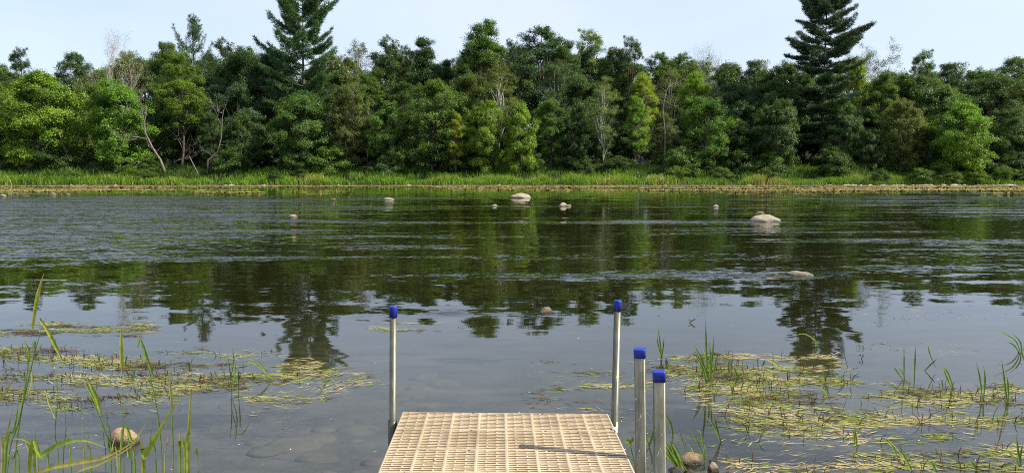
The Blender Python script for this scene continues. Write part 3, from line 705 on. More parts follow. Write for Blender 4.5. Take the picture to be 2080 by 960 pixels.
for i, (px, py) in enumerate(S):
    if i % 5 in (1, 3): continue
    tn_ = rnd.choice([DK, MD, DK, BL, (.09, .17, .03)])
    place('shrub1' if i % 2 else 'shrub2', px, py, rnd.uniform(86.4, 90.0), rnd.uniform(.9, 1.5), tn_, shrub_label(px, tn_), GS, 'shrub')
for i, (px, py) in enumerate([(150, 350), (262, 338), (292, 346), (560, 348), (612, 344), (905, 352), (1372, 338), (1408, 345), (1462, 340), (1480, 350), (1560, 346), (1790, 345), (1868, 342), (1905, 336), (1935, 348), (1985, 344), (2040, 338), (2068, 345)]):
    tn_ = rnd.choice([DK, MD, DK, (.13, .22, .03)])
    place('shrub1' if i % 2 else 'shrub2', px, py, rnd.uniform(83.9, 85.4), rnd.uniform(1.0, 1.8), tn_, waterside_label(px, tn_), GS, 'shrub')
# dead trunks and branches in front of the wood
def dead(name, px, py, Y, pts, label, seed, r=.12, twigs=10, group='dead wood on the far bank'):
    rng = np.random.default_rng(seed); b = at(px, py, Y); z0 = float(height(b[0], Y))
    e = empty(name, (b[0], Y, z0)); tag(e, label, 'tree', group)
    Tt = G(); P = np.array([[at(x, y, Y)[0]-b[0], 0, at(x, y, Y)[2]-z0] for x, y in pts]); P[0, 2] = -.2
    P[:, 1] = rng.normal(size=len(P))*.15
    Tt.tube(P, np.linspace(r, r*.35, len(P)), 6); obj('trunk', Tt.mesh('trunk', True), M_DEAD, e)
    for k in range(twigs):
        Bt = G(); i = rng.integers(1, len(P)); d = unit(rng.normal(size=3)*np.array([1, .5, .7])+np.array([0, 0, .25]))
        grow(Bt, rng, P[i]*.5+P[i-1]*.5, d, 1.2+rng.random()*1.2, r*.33, 2, .6, .1, None, .35)
        obj('branch', Bt.mesh('branch', True), M_DEAD, e)
dead('dead_tree', 338, 345, 87.5, [(338, 345), (325, 325), (308, 298), (296, 268), (292, 235)], 'leaning dead grey trunk with bare limbs by the bright hanging tree at left', 1, .17, 8)
dead('dead_tree', 152, 345, 88, [(152, 345), (140, 320), (128, 292), (122, 265)], 'leaning grey trunk under the bright spreading tree at the far left', 2, .14, 3)
dead('dead_tree', 420, 345, 88.3, [(418, 345), (425, 325), (442, 308), (450, 280), (452, 240), (455, 222)], 'twisted bare dead tree standing in a dark gap left of the big left pine', 3, .10, 9)
dead('dead_tree', 352, 330, 88, [(405, 335), (385, 318), (365, 322), (352, 330)], 'low bare fallen branch reaching left beside the twisted dead tree', 4, .07, 3)
dead('dead_tree', 705, 300, 88.5, [(705, 300), (702, 275), (712, 245), (708, 225)], 'pale bare dead limbs hanging in the grey-green tree right of the big left pine', 5, .07, 8)
dead('dead_tree', 1350, 330, 88.5, [(1350, 330), (1352, 280), (1345, 220), (1352, 190), (1362, 165)], 'tall bare dead stem right of the yellowing tree', 6, .11, 9)
dead('dead_tree', 1432, 356, 86, [(1432, 356), (1445, 350), (1458, 345)], 'short pale stick leaning out of the bank grass', 7, .05, 2)

# ------------------------------------------------------------------ far bank: grass, herbs, shore stones, weed
rng = np.random.default_rng(77)
def bank_grass(n, f0, f1, h0, h1, wd, seed, tone0, name, label):
    rng = np.random.default_rng(seed)
    x = rng.uniform(-95, 95, n); f = f0+(f1-f0)*rng.random(n); 
    clump = N1.fbm(x*.9, f*1.3+40, 3); patch = N2.fbm(x*.18+9, f*.5, 3); keep = rng.random(n) < np.clip((clump-.32)*4, .05, 1)
    x, f, clump, patch = x[keep], f[keep], clump[keep], patch[keep]; n = len(x)
    y = shore_y(x)+f; z = height(x, y)
    h = (h0+(h1-h0)*rng.random(n))*(.45+.9*clump)*(.55+.9*patch)*(.6+.8*N3(x*.4, f*.2+7)); an = rng.uniform(-.9, .9, n); b = rng.normal(size=(n, 2))*.3*h[:, None]
    wv = np.stack([np.cos(an), np.sin(an)], 1)*wd*(.6+.8*rng.random((n, 1)))
    B = np.stack([x, y, z], 1); up1 = np.stack([b[:, 0]*.35, b[:, 1]*.35, h*.6], 1); up2 = np.stack([b[:, 0], b[:, 1]-.05, h*(.85+.2*rng.random(n))], 1)
    W = np.concatenate([wv, np.zeros((n, 1))], 1)
    V = np.stack([B-W*.5, B+W*.5, B+up1+W*.45, B+up1-W*.45, B+up2+W*.08, B+up2-W*.08], 1).reshape(-1, 3)
    i = np.arange(n)[:, None]*6; F = np.concatenate([i+np.array([0, 1, 2, 3]), i+np.array([3, 2, 4, 5])])
    tone = np.clip(tone0+(patch-.5)*1.1+rng.normal(0, .12, n), 0, 1)
    o = obj(name, mesh_np(name, V, F, face_attr={'tone': np.concatenate([tone, tone])}), M_GRASS); tag(o, label, 'grass', None, 'stuff')
bank_grass(55000, .25, 2.0, .45, .85, .06, 1, .64, 'shore_grass', 'bright green grass fringe along the waterline of the far bank')
bank_grass(75000, 2.4, 8.5, .45, 1.1, .06, 2, .36, 'bank_grass', 'taller darker grass covering the slope of the far bank')
# stones along the far waterline
def boulder(seed, n=3, rough=.22):
    import bmesh
    bm = bmesh.new(); bmesh.ops.create_icosphere(bm, subdivisions=n, radius=1)
    r = np.random.default_rng(seed); D = unit(r.normal(size=(9, 3))); A = .62+.4*r.random(9); ph = r.random(3)*10
    for v in bm.verts:
        c = np.array(v.co); k = 1.0
        for d, a in zip(D, A):
            dd = float(c@d)
            if dd > a: k = min(k, a/dd+.25*(1-a/dd))
        k *= 1+rough*.35*(sin(c[0]*3.1+ph[0])*sin(c[1]*2.7+ph[1])+.5*sin(c[2]*7+ph[2])*sin(c[0]*6.3+ph[1]))
        v.co = v.co*k
    m = bpy.data.meshes.new('rock'); bm.to_mesh(m); bm.free()
    m.polygons.foreach_set('use_smooth', np.ones(len(m.polygons), bool)); return m
SM = [boulder(100+i, 2) for i in range(6)]
for m_ in SM: m_.materials.append(M_ROCKG)
R2 = random.Random(8)
spots = [(R2.choice([R2.uniform(1640, 2080), R2.uniform(1780, 2080)]) if i < 58 else (R2.uniform(0, 560) if i < 84 else R2.uniform(560, 1640))) for i in range(104)]
for i, px in enumerate(spots):
    x = (px-1040)/1540*82.5; y = float(shore_y(x))+R2.uniform(-.3, .15); s = R2.uniform(.08, .22)*(1.2 if px > 1640 else 1)
    if R2.random() < .12: s *= 1.6
    o = obj('shore_stone', SM[i % 6], None, None, (x, y, .02)); o.scale = (s*R2.uniform(1, 2), s, s*R2.uniform(.45, .8)); o.rotation_euler.z = R2.random()*6
    tag(o, 'small pale stone lying in the row of stones along the far waterline', 'stone', 'stones along the far waterline')

def flat_leaves(name, P, tone, L, W, ang, zs, m, label, cat, up=.05, seed=0):
    r = np.random.default_rng(seed); n = len(P)
    d = np.stack([np.cos(ang), np.sin(ang), np.zeros(n)], 1); s = np.stack([-np.sin(ang), np.cos(ang), np.zeros(n)], 1)
    L = L[:, None]; W = W[:, None]; zz = zs[:, None]*np.array([[0, 0, 1.]])
    tip = r.normal(0, up, n)[:, None]*L*np.array([[0, 0, 1.]]); bend = s*L*r.normal(0, .12, (n, 1))
    C = np.concatenate([P, np.zeros((n, 1))], 1)+zz
    V = np.stack([C-d*L*.5, C-s*W*.5+bend*.5, C+d*L*.5+bend+np.abs(tip), C+s*W*.5+bend*.5], 1).reshape(-1, 3)
    o = obj(name, mesh_np(name, V, np.arange(4*n).reshape(n, 4), face_attr={'tone': np.clip(tone, 0, 1)}), m); return tag(o, label, cat, None, 'stuff')
# far mats: a band of tan weed lying on the shallows
rng = np.random.default_rng(5)
n = 230000; x = rng.uniform(-90, 90, n); f = 28*rng.random(n)**1.1
edge = 4.0+6*(N1.fbm(x*.10, f*.6+2, 4)-.3)+np.where(x > 12, (x-12)*.06, 0)
st = N2.fbm(x*.05, f*.55, 4)+.12*(N3(x*.5, f*3)-.5); lim = .60+np.clip(f-16, 0, 12)*.02-np.where(x > 12, .06, 0)-np.where((x > -3) & (x < 22) & (f > 15) & (f < 20), .07, 0)
keep = (f < edge) | ((st > lim) & (f > edge+1.2)); x, f = x[keep], f[keep]; n = len(x)
flat_leaves('shore_weed', np.stack([x, shore_y(x)-f], 1), np.clip(.45+.5*(N1.fbm(x*.3, f*.8, 3)-.5)*2+np.where(f > edge[keep], .35, 0)+rng.normal(0, .12, n), 0, 1),
            rng.uniform(.25, .6, n), rng.uniform(.12, .3, n), rng.uniform(0, 6.28, n), rng.uniform(.006, .04, n), M_ALGA, 'tan and yellow water weed matted on the shallows along the far bank', 'water weed', .08)

# ------------------------------------------------------------------ river boulders
for i, (px, py, wpx, hpx, mm, lab) in enumerate(ROCKS):
    p = ground(px, py); wd = wpx/1540*p[1]; hh = hpx/1540*p[1]*1.0
    m_ = boulder(200+i, 4, .25); m_.materials.append(M_ROCK if mm == 'p' else M_ROCKB)
    o = obj('boulder', m_, None, None, (p[0], p[1]+wd*.3, -hh*.22)); o.scale = (wd*.60, wd*.42, hh*1.12); o.rotation_euler.z = R2.uniform(-.3, .3)
    tag(o, lab, 'boulder', 'boulders in the river')
NEAR = [(250, 897, 62, 40, 't', 'round tan rock among the reeds at the lower left'), (1408, 938, 60, 24, 'm', 'brown weed-draped rock in the grass tuft right of the square posts'),
        (1449, 955, 24, 24, 'p', 'pale pinkish stone right of the weed-draped rock'), (1449, 937, 17, 8, 'm', 'small brown stone just behind the pale pinkish stone'),
        (1400, 966, 28, 20, 'd', 'dark wet stone in front of the weed-draped rock'), (1375, 958, 34, 16, 'd', 'dark wet stone beside the nearest square post'), (1484, 965, 20, 12, 'm', 'brown stone at the bottom edge right of the pale pinkish stone')]
M_ROCKT = rock_material('tan_rock', (.42, .31, .19), (.17, .11, .06), band=40)
M_ROCKN = rock_material('pink_stone', (.46, .35, .28), (.22, .16, .12), band=40); M_ROCKM = rock_material('weedy_rock', (.33, .25, .12), (.12, .09, .04), band=40)
M_ROCKD = rock_material('dark_wet_stone', (.10, .08, .06), (.03, .025, .02))
for i, (px, py, wpx, hpx, mm, lab) in enumerate(NEAR):
    p = ground(px, py); wd = wpx/1540*p[1]; hh = hpx/1540*p[1]
    m_ = boulder(300+i, 4, .25); m_.materials.append({'p': M_ROCKN, 'm': M_ROCKM, 'd': M_ROCKD, 't': M_ROCKT}[mm])
    o = obj('rock', m_, None, None, (p[0], p[1]+wd*.12, -hh*.15)); o.scale = (wd*.54, wd*.45, hh*.85); o.rotation_euler.z = R2.uniform(-.3, .3)
    tag(o, lab, 'rock', 'rocks near the dock')
# stones on the river bed near the dock
gb = []
for i in range(150):
    px = R2.uniform(0, 2080); py = R2.uniform(700, 980); p = ground(px, py, -.25); gb.append((p[0], p[1], R2.uniform(.03, .14)))
for px, py, s in ((175, 0, 0), ):
    pass
for px, py, s in ((590, 880, .17), (610, 872, .12), (1370, 850, .16), (1190, 860, .12), (1200, 720, .2), (1245, 830, .18), (1490, 950, .14), (1400, 790, .1), (1280, 850, .15)):
    p = ground(px, py, -.2); gb.append((p[0], p[1], s))
VV, FF, off = [], [], 0
for i, (x, y, s) in enumerate(gb):
    m_ = SM[i % 6]; co = np.empty(len(m_.vertices)*3); m_.vertices.foreach_get('co', co); co = co.reshape(-1, 3)*np.array([s*1.4, s*1.1, s*.30])
    co += np.array([x, y, float(height(x, y))-s*.02]); f_ = np.empty(len(m_.polygons)*3, np.int32); m_.polygons.foreach_get('vertices', f_)
    VV.append(co); FF.append(f_.reshape(-1, 3)+off); off += len(co)
def bedstone():
    m, t = mat('bed_stone'); n = noise(t, 6, 5, t.nodes.new('ShaderNodeNewGeometry').outputs['Position'])
    out(t, pbsdf(t, ramp(t, n.outputs['Fac'], [(.3, (.10, .09, .075)), (.7, (.21, .19, .165))]), .8, .2)); return m
o = obj('bed_stones', mesh_np('bed_stones', np.concatenate(VV), np.concatenate(FF), smooth=True), bedstone()); tag(o, 'rounded stones lying on the river bed under the shallow water', 'stones', None, 'stuff')

# ------------------------------------------------------------------ floating weed near the dock
def inpoly(px, py, poly):
    n = len(poly); ins = np.zeros(len(px), bool); j = n-1
    for i in range(n):
        xi, yi = poly[i]; xj, yj = poly[j]
        c = ((yi > py) != (yj > py)) & (px < (xj-xi)*(py-yi)/(yj-yi+1e-12)+xi); ins ^= c; j = i
    return ins
DENS = .52
def mat_region(polys, n, name, label, thr, seed, sc=(1.2, 5), tone0=.55, L=(.05, .15), W=(.005, .011), ang0=0.0, z=(-.014, .008)):
    n = int(n*DENS)
    rng = np.random.default_rng(seed)
    W3 = [[tuple(ground(a, b)[:2]) for a, b in pl] for pl in polys]
    allp = np.array([q for pl in W3 for q in pl]); lo = allp.min(0); hi = allp.max(0)
    P = lo+(hi-lo)*rng.random((n, 2)); k = np.zeros(n, bool)
    J = P+np.stack([N1.fbm(P[:, 0]*3, P[:, 1]*3, 4)-.5, N2.fbm(P[:, 0]*3, P[:, 1]*3, 4)-.5], 1)*np.array([1.0, .7])*(P[:, 1:]/6)+rng.normal(size=P.shape)*np.array([.10, .07])*(P[:, 1:]/6)
    for pl in W3: k |= inpoly(J[:, 0], J[:, 1], pl)
    d = N3.fbm(P[:, 0]*sc[0]+seed, P[:, 1]*sc[1]+seed*.37, 5)
    d = .75*d+.25*N1.fbm(P[:, 0]*5+seed, P[:, 1]*17, 3); k &= d > thr+.035+rng.normal(0, .06, n); P = P[k]; d = d[k]; n = len(P)
    fl = (N1(P[:, 0]*1.3+5, P[:, 1]*2.5)-.5)*1.5
    ang = ang0+fl+rng.normal(0, .32, n)+np.where(rng.random(n) < .5, pi, 0)
    tone = tone0+(N2.fbm(P[:, 0]*2.2, P[:, 1]*5, 3)-.5)*1.6+rng.normal(0, .2, n); bad = rng.random(n) < .13; tone[bad] = rng.random(bad.sum())*.26
    flat_leaves(name, P, tone, rng.uniform(*L, n), rng.uniform(*W, n), ang, rng.uniform(*z, n), M_WEED, label, 'water weed', .06, seed)
    return P
def nubs(P, n, seed, name, label, hmax=.085):
    rng = np.random.default_rng(seed); q = P[rng.integers(0, len(P), n)]; g_ = G()
    for a in q:
        h = rng.uniform(.012, hmax); dx, dy = rng.normal(size=2)*h*.35
        g_.tube([(a[0], a[1], -.01), (a[0]+dx*.4, a[1]+dy*.4, h*.6), (a[0]+dx, a[1]+dy, h)], np.array([.0034, .003, .0018]), 3, rng.choice([.0, .08, .12, .2]))
    o = obj(name, g_.mesh(name), M_WEED); tag(o, label, 'weed stalks', None, 'stuff')
PR = mat_region([[(1330, 748), (1390, 730), (1500, 718), (1640, 726), (1720, 748), (1790, 778), (1900, 788), (2090, 795), (2200, 960), (2200, 1020), (1560, 1010), (1560, 960), (1465, 895), (1500, 850), (1410, 805), (1460, 790), (1400, 765)]], 95000, 'floating_weed', 'yellow-green ribbon-leaved water weed floating right of the dock posts', .445, 3, tone0=.60)
nubs(PR, 420, 1, 'weed_stalks', 'short brown stalks poking up through the weed right of the dock')
PR2 = mat_region([[(1150, 740), (1260, 725), (1400, 735), (1420, 770), (1290, 790), (1180, 790), (1130, 800), (1060, 812), (1140, 780)], [(1180, 820), (1240, 810), (1290, 850), (1200, 845)]], 16000, 'floating_weed', 'thin scattered strands of water weed around the right dock pipe', .52, 5, tone0=.5)
PR3 = mat_region([[(1740, 640), (1820, 628), (1960, 632), (1965, 645), (1860, 655), (1740, 650)], [(1560, 618), (1800, 622), (1850, 630), (1600, 632)], [(1280, 600), (1400, 606), (1380, 622), (1250, 622)], [(1820, 712), (1900, 698), (2010, 708), (1990, 722), (1880, 725)]], 22000, 'floating_weed', 'faint brownish patches of weed at the water surface beyond the right reeds', .44, 6, tone0=.42, sc=(.8, 3), z=(-.03, .001))
PL1 = mat_region([[(-60, 718), (60, 702), (150, 708), (250, 722), (400, 716), (560, 722), (660, 734), (620, 752), (585, 772), (500, 778), (430, 792), (330, 792), (300, 815), (230, 846), (150, 848), (40, 815), (-80, 800)]], 60000, 'floating_weed', 'green and reddish mat of floating water weed left of the dock', .43, 7, tone0=.47)
nubs(PL1, 380, 2, 'weed_stalks', 'short reddish stalks poking up through the left weed mat', .05)
PL2 = mat_region([[(-40, 665), (90, 653), (200, 658), (280, 664), (320, 672), (250, 682), (120, 674), (30, 684), (-60, 684)]], 26000, 'floating_weed', 'narrow far band of brownish weed at the left', .53, 8, tone0=.32)
PL3 = mat_region([[(500, 812), (560, 792), (650, 770), (720, 738), (650, 742), (540, 770), (470, 800)], [(460, 845), (620, 820), (800, 765), (700, 770), (560, 800)]], 9000, 'floating_weed', 'loose trailing strands of weed between the left mat and the dock pipe', .47, 9, tone0=.55, ang0=.25)
PL4 = mat_region([[(748, 660), (800, 655), (880, 658), (960, 662), (940, 670), (800, 672)]], 9000, 'floating_weed', 'small strip of weed behind the left dock pipe', .53, 10, tone0=.5)
PL5 = mat_region([[(380, 392), (660, 400), (700, 402), (660, 405), (400, 396)], [(1030, 584), (1190, 588), (1180, 596), (1040, 592)]], 9000, 'floating_weed', 'thin weed streak in the open river beyond the dock end', .48, 11, tone0=.5, sc=(.5, 2), L=(.1, .25), W=(.01, .03), z=(-.03, .002))

rngf = np.random.default_rng(61); nf = 170; P = np.stack([rngf.uniform(0, 2080, nf), rngf.uniform(630, 955, nf)], 1); P = np.array([ground(a, b)[:2] for a, b in P])
flat_leaves('floating_flecks', P, rngf.choice([.0, .3, .95, 1.0], nf), rngf.uniform(.008, .03, nf), rngf.uniform(.004, .012, nf), rngf.uniform(0, 6.3, nf), np.full(nf, .003), M_FLECK, 'tiny pale flecks of seed fluff and leaf bits floating on the water', 'floating debris', .02, 5)

# ------------------------------------------------------------------ reeds and grass blades
def ribbon(g_, P, w, tone, face=None):
    """a folded leaf blade: two narrow faces along a smooth path"""
    P = np.array(P, float); n0 = len(P)
    s = np.linspace(0, n0-1, max(8, n0*4)); i = np.clip(s.astype(int), 0, n0-2); t_ = (s-i)[:, None]
    p0 = P[np.maximum(i-1, 0)]; p1 = P[i]; p2 = P[i+1]; p3 = P[np.minimum(i+2, n0-1)]
    Q = .5*((2*p1)+(-p0+p2)*t_+(2*p0-5*p1+4*p2-p3)*t_**2+(-p0+3*p1-3*p2+p3)*t_**3)
    m = len(Q); tg = unit(np.gradient(Q, axis=0)); f_ = np.array(face if face is not None else (0, -1, .25)); sd = unit(np.cross(tg, f_)); nn = unit(np.cross(sd, tg))
    u = np.linspace(0, 1, m); ww = (w*np.clip(.55+1.1*u, 0, 1)*np.clip((1-u)*2.6, .06, 1))[:, None]*.5
    V = np.stack([Q-sd*ww+nn*ww*.35, Q, Q+sd*ww+nn*ww*.35], 1).reshape(-1, 3)
    F = [(k*3+j, k*3+j+1, k*3+j+4, k*3+j+3) for k in range(m-1) for j in (0, 1)]
    tn = np.repeat(np.clip(tone+.06*np.sin(u[:-1]*9)+.10*(u[:-1]-.5), 0, 1), 2); g_.add(V, F, tn)
def reed(px, py, Y, blades, label, cat='reed', group=None, base_z=None, name='reed'):
    """blades: list of (pixel path, width px, tone), built standing at distance Y"""
    b = at(px, py, Y)
    z0 = 0.0 if base_z is None else base_z
    e = empty(name, (b[0], Y, z0)); tag(e, label, cat, group)
    for k, (pts, wpx, tone) in enumerate(blades):
        g_ = G(); P = []
        for i, (x, y) in enumerate(pts):
            yy = Y+(.02*((k*37) % 7-3))*(i/len(pts)); q = at(x, y, yy); P.append((q[0]-b[0], q[1]-Y, q[2]-z0))
        if len(P) == 2: P.insert(1, tuple((np.array(P[0])+np.array(P[1]))/2+np.array([.004, 0, 0])))
        ribbon(g_, P, wpx/1540*Y, tone); obj('blade', g_.mesh('blade', True), M_REED, e)
    return e
def foot(px, py, Y, pts):                           # carry a stem on below the frame, into the bed
    x, y = pts[0]; h = at(x, y, Y)[2]; 
    ypx = 345+1540*(CAMZ+.12)/Y
    return [(x+(px-x)*.8, ypx)]+list(pts)
NL = 'reeds in front at the lower left'
def near_reed(Y, blades, label):
    bl = []
    for pts, w_, tn in blades:
        tn = min(.92, tn+.08) if tn < .6 else tn
        bottom = 345+1540*(CAMZ+.1)/Y*1.02
        dx, dy = pts[0][0]-pts[1][0], pts[0][1]-pts[1][1]
        if pts[0][1] > 900 and abs(dx) < 1.2*abs(dy): pts = [(pts[0][0]+dx*.6, bottom)]+list(pts)
        elif pts[0][1] > 900: pts = [(pts[0][0]+dx*.9, pts[0][1]+abs(dy)*.9+40)]+list(pts)
        bl.append((pts, w_, tn))
    return reed(blades[0][0][0][0], blades[0][0][0][1], Y, bl, label, 'reed', NL)
near_reed(2.9, [([(15, 960), (40, 850), (75, 700), (95, 640)], 3, .3), ([(66, 668), (72, 630), (80, 590), (89, 555)], 9, .74), ([(80, 646), (98, 672), (118, 712), (128, 735)], 8, .68)], 'tall reed with a broad yellow upright leaf and a bent one, far left')
near_reed(3.0, [([(252, 960), (250, 880), (249, 760)], 2, .3), ([(249, 758), (247, 715), (246, 660)], 8, .72)], 'thin reed ending in one straight yellow leaf tip, above the round tan rock')
near_reed(3.4, [([(330, 960), (322, 850), (300, 740), (278, 645)], 2.5, .35), ([(312, 765), (300, 730), (290, 700), (281, 680)], 6, .38), ([(280, 705), (284, 690), (281, 680)], 4, .3)], 'green reed with a fine leaning tip right of the straight yellow leaf')
near_reed(2.7, [([(215, 960), (212, 900), (205, 842)], 2.5, .3), ([(206, 840), (196, 805), (176, 768)], 9, .5), ([(200, 830), (186, 800), (168, 770)], 4, .4)], 'olive slanting broad leaf in the left weed mat')
near_reed(2.5, [([(292, 960), (296, 925), (330, 865), (370, 796)], 12, .56), ([(290, 960), (291, 930), (289, 890)], 7, .62), ([(268, 960), (262, 900), (255, 850)], 3, .4), ([(275, 960), (262, 930), (257, 905)], 5, .42)], 'broad bright green leaf slanting to the right in front of the round tan rock')
near_reed(2.4, [([(383, 960), (384, 880), (388, 786)], 9, .56), ([(376, 960), (372, 905), (370, 880)], 4, .5), ([(366, 960), (365, 900), (366, 870)], 6, .45)], 'upright olive reed pair with brown stripe right of the slanting bright leaf')
near_reed(2.9, [([(352, 960), (352, 900), (349, 835), (344, 765)], 3, .42), ([(350, 828), (348, 800), (344, 766)], 6, .82)], 'slender stem with a brownish leaf left of the upright olive pair')
near_reed(2.1, [([(60, 960), (85, 925), (125, 900), (170, 893), (215, 908)], 10, .5)], 'wide bright green leaf arching over the water at the bottom left')
near_reed(2.2, [([(80, 958), (150, 940), (220, 925), (292, 884)], 8, .80), ([(150, 962), (200, 942), (245, 920), (286, 890)], 5, .88), ([(245, 925), (272, 898), (298, 856)], 6, .45)], 'pale straw-coloured leaves lying to the right across the bottom left corner')
near_reed(2.5, [([(-40, 880), (-5, 820), (38, 755)], 7, .86)], 'straw-coloured stalk slanting up from the left edge')
near_reed(2.3, [([(5, 962), (14, 890), (26, 830)], 7, .80), ([(10, 962), (30, 870), (40, 790)], 6, .38)], 'pair of upright stalks, one straw and one green, at the lower left corner')
near_reed(3.2, [([(30, 960), (40, 860), (56, 750), (52, 700)], 4, .42), ([(56, 748), (60, 715), (48, 690)], 6, .5), ([(58, 800), (66, 770), (60, 740)], 5, .8)], 'green reed with brown withered sheath left of the weed mat')
near_reed(2.6, [([(100, 962), (85, 930), (55, 895), (20, 890)], 5, .42), ([(70, 962), (62, 920), (45, 870)], 5, .4), ([(78, 962), (64, 925), (48, 892)], 4, .86), ([(40, 962), (25, 930), (0, 905)], 4, .35), ([(72, 950), (73, 900), (70, 865)], 3, .45)], 'tuft of short green and straw blades at the bottom left')
near_reed(2.6, [([(172, 962), (170, 900), (168, 830)], 4, .82), ([(185, 962), (178, 905), (182, 860)], 3, .4)], 'thin pale upright stalk left of the round tan rock')
near_reed(3.3, [([(235, 960), (215, 880), (190, 820), (172, 790)], 2.5, .35), ([(225, 905), (217, 860), (222, 830)], 3, .3)], 'fine dark green stems rising beside the round tan rock')
near_reed(2.8, [([(120, 960), (112, 880), (118, 800), (108, 742)], 2.5, .34), ([(128, 960), (134, 870), (126, 790)], 2.5, .30), ([(145, 960), (138, 900), (146, 850)], 3, .44), ([(112, 850), (98, 815), (92, 790)], 3, .8)], 'thin dark stems with one straw leaf left of the pale upright stalk')
near_reed(2.5, [([(318, 960), (306, 900), (312, 850)], 3, .36), ([(335, 960), (341, 900), (336, 862)], 3, .84), ([(402, 960), (398, 925), (404, 888)], 3, .4), ([(240, 962), (228, 915), (236, 880)], 3, .82)], 'scattered thin green and straw stems in the bottom left reeds')
WR = 'reeds standing in the water'
def wr(px, py, blades, label, **k):
    p = ground(px, py); return reed(px, py, float(p[1]), blades, label, 'reed', WR, **k)
wr(470, 800, [([(470, 800), (468, 760), (462, 715)], 2.5, .38), ([(468, 770), (475, 730), (470, 700)], 2, .35), ([(472, 790), (478, 752), (474, 716)], 3, .6), ([(470, 722), (488, 718), (505, 740)], 2.5, .6)], 'thin reeds with a bent yellow tip at the right end of the left weed mat')
wr(485, 806, [([(485, 806), (485, 770), (483, 742)], 2.5, .3)], 'single short dark reed just right of the thin bent reeds')
wr(545, 770, [([(560, 775), (535, 750), (510, 735), (495, 742)], 3, .55), ([(552, 772), (530, 740), (500, 726)], 3, .5), ([(570, 770), (580, 764), (560, 758), (535, 762)], 4, .85), ([(555, 775), (525, 762), (500, 770)], 3, .62)], 'bent grass tuft lying over at the right end of the left weed mat')
wr(655, 792, [([(655, 792), (660, 782), (664, 770)], 2.5, .5), ([(655, 792), (648, 786), (640, 785)], 2, .3)], 'tiny green sprig in open water left of the dock pipe')
wr(1440, 776, [([(1437, 776), (1434, 700), (1433, 648)], 4, .4), ([(1440, 776), (1425, 730), (1408, 698)], 4.5, .42), ([(1442, 776), (1447, 720), (1450, 680)], 3.5, .38), ([(1445, 776), (1438, 735), (1427, 705)], 4, .48), ([(1439, 776), (1430, 745), (1416, 725)], 4, .4), ([(1446, 776), (1452, 745), (1455, 715)], 4, .42), ([(1434, 776), (1428, 750), (1424, 735)], 4, .45), ([(1441, 776), (1443, 730), (1440, 690)], 4, .5), ([(1436, 776), (1424, 740), (1414, 712)], 3, .36)], 'densest upright green reed tuft, right of the square posts')
wr(1343, 730, [([(1343, 730), (1341, 700), (1336, 664)], 3.5, .45), ([(1343, 730), (1347, 705), (1349, 684)], 2.5, .3), ([(1342, 718), (1336, 698), (1335, 680)], 3, .4)], 'slender reed standing behind the nearest square post')
wr(1660, 702, [([(1658, 702), (1648, 685), (1630, 677), (1614, 682)], 2, .5), ([(1660, 702), (1656, 690), (1636, 676)], 3, .45), ([(1652, 700), (1640, 704), (1618, 700)], 2.5, .15)], 'arching reed above the reflection of the right pine')
wr(1745, 728, [([(1748, 730), (1753, 722), (1750, 718)], 2, .05), ([(1744, 722), (1749, 719)], 2, .05)], 'tiny dark curled twig in open water on the right')
wr(1406, 655, [([(1400, 655), (1408, 650), (1414, 646)], 2, .1), ([(1406, 652), (1396, 648)], 2, .15)], 'tiny floating twig beyond the densest reed tuft')
wr(1837, 772, [([(1836, 772), (1836, 740), (1836, 700)], 3, .42), ([(1834, 772), (1820, 752), (1810, 742)], 3, .45), ([(1838, 772), (1832, 755), (1822, 745)], 2.5, .4)], 'upright reed with a short side blade, left one of the middle right reeds')
wr(1858, 770, [([(1857, 770), (1858, 735), (1860, 702)], 3.5, .4)], 'straight single reed just right of the one with a short side blade')
wr(1936, 794, [([(1936, 794), (1930, 770), (1918, 748), (1905, 755)], 4, .42), ([(1934, 792), (1922, 765), (1915, 745)], 3.5, .48), ([(1915, 790), (1911, 770)], 3, .3)], 'reed bent over to the left in the right weed')
wr(1880, 752, [([(1900, 745), (1888, 718), (1885, 700)], 2.5, .35), ([(1878, 752), (1892, 738), (1904, 728)], 2.5, .15)], 'thin crossed stems between the straight reed and the bent-over one')
wr(1996, 812, [([(1995, 812), (1990, 770), (1983, 735)], 4, .42), ([(1997, 812), (2000, 775), (1998, 742)], 4.5, .46)], 'pair of blades forming a narrow V near the right edge')
wr(2046, 818, [([(2045, 818), (2040, 775), (2034, 728)], 4, .38), ([(2046, 818), (2042, 795), (2034, 775)], 4.5, .45), ([(2048, 818), (2047, 790), (2044, 755)], 4, .42)], 'dense narrow reed clump nearest the right edge')
wr(2072, 716, [([(2072, 716), (2060, 690), (2020, 668)], 3.5, .45), ([(2074, 716), (2072, 695), (2055, 675)], 3.5, .35), ([(2070, 714), (2050, 735), (2020, 745)], 4, .12), ([(2076, 716), (2082, 700), (2095, 690)], 3.5, .4), ([(2070, 716), (2058, 700), (2040, 692)], 3, .3)], 'dark sprawling reed clump at the right edge')
wr(1672, 800, [([(1690, 827), (1680, 800), (1664, 784)], 4, .55), ([(1676, 800), (1664, 785)], 3, .5)], 'leaning yellow-green blade in the right weed below the arching reed')
wr(1703, 778, [([(1718, 782), (1705, 765), (1695, 762)], 3.5, .42), ([(1716, 782), (1712, 770), (1700, 768)], 3, .4), ([(1722, 748), (1715, 720), (1712, 712)], 2, .25)], 'small green tuft with drooping tips in the right weed')
wr(1465, 897, [([(1464, 897), (1456, 870), (1450, 840)], 4.5, .35), ([(1463, 895), (1450, 865), (1432, 842)], 3.5, .45), ([(1462, 890), (1455, 870), (1446, 858)], 5, .42)], 'three-bladed reed standing in clear water right of the rocks')
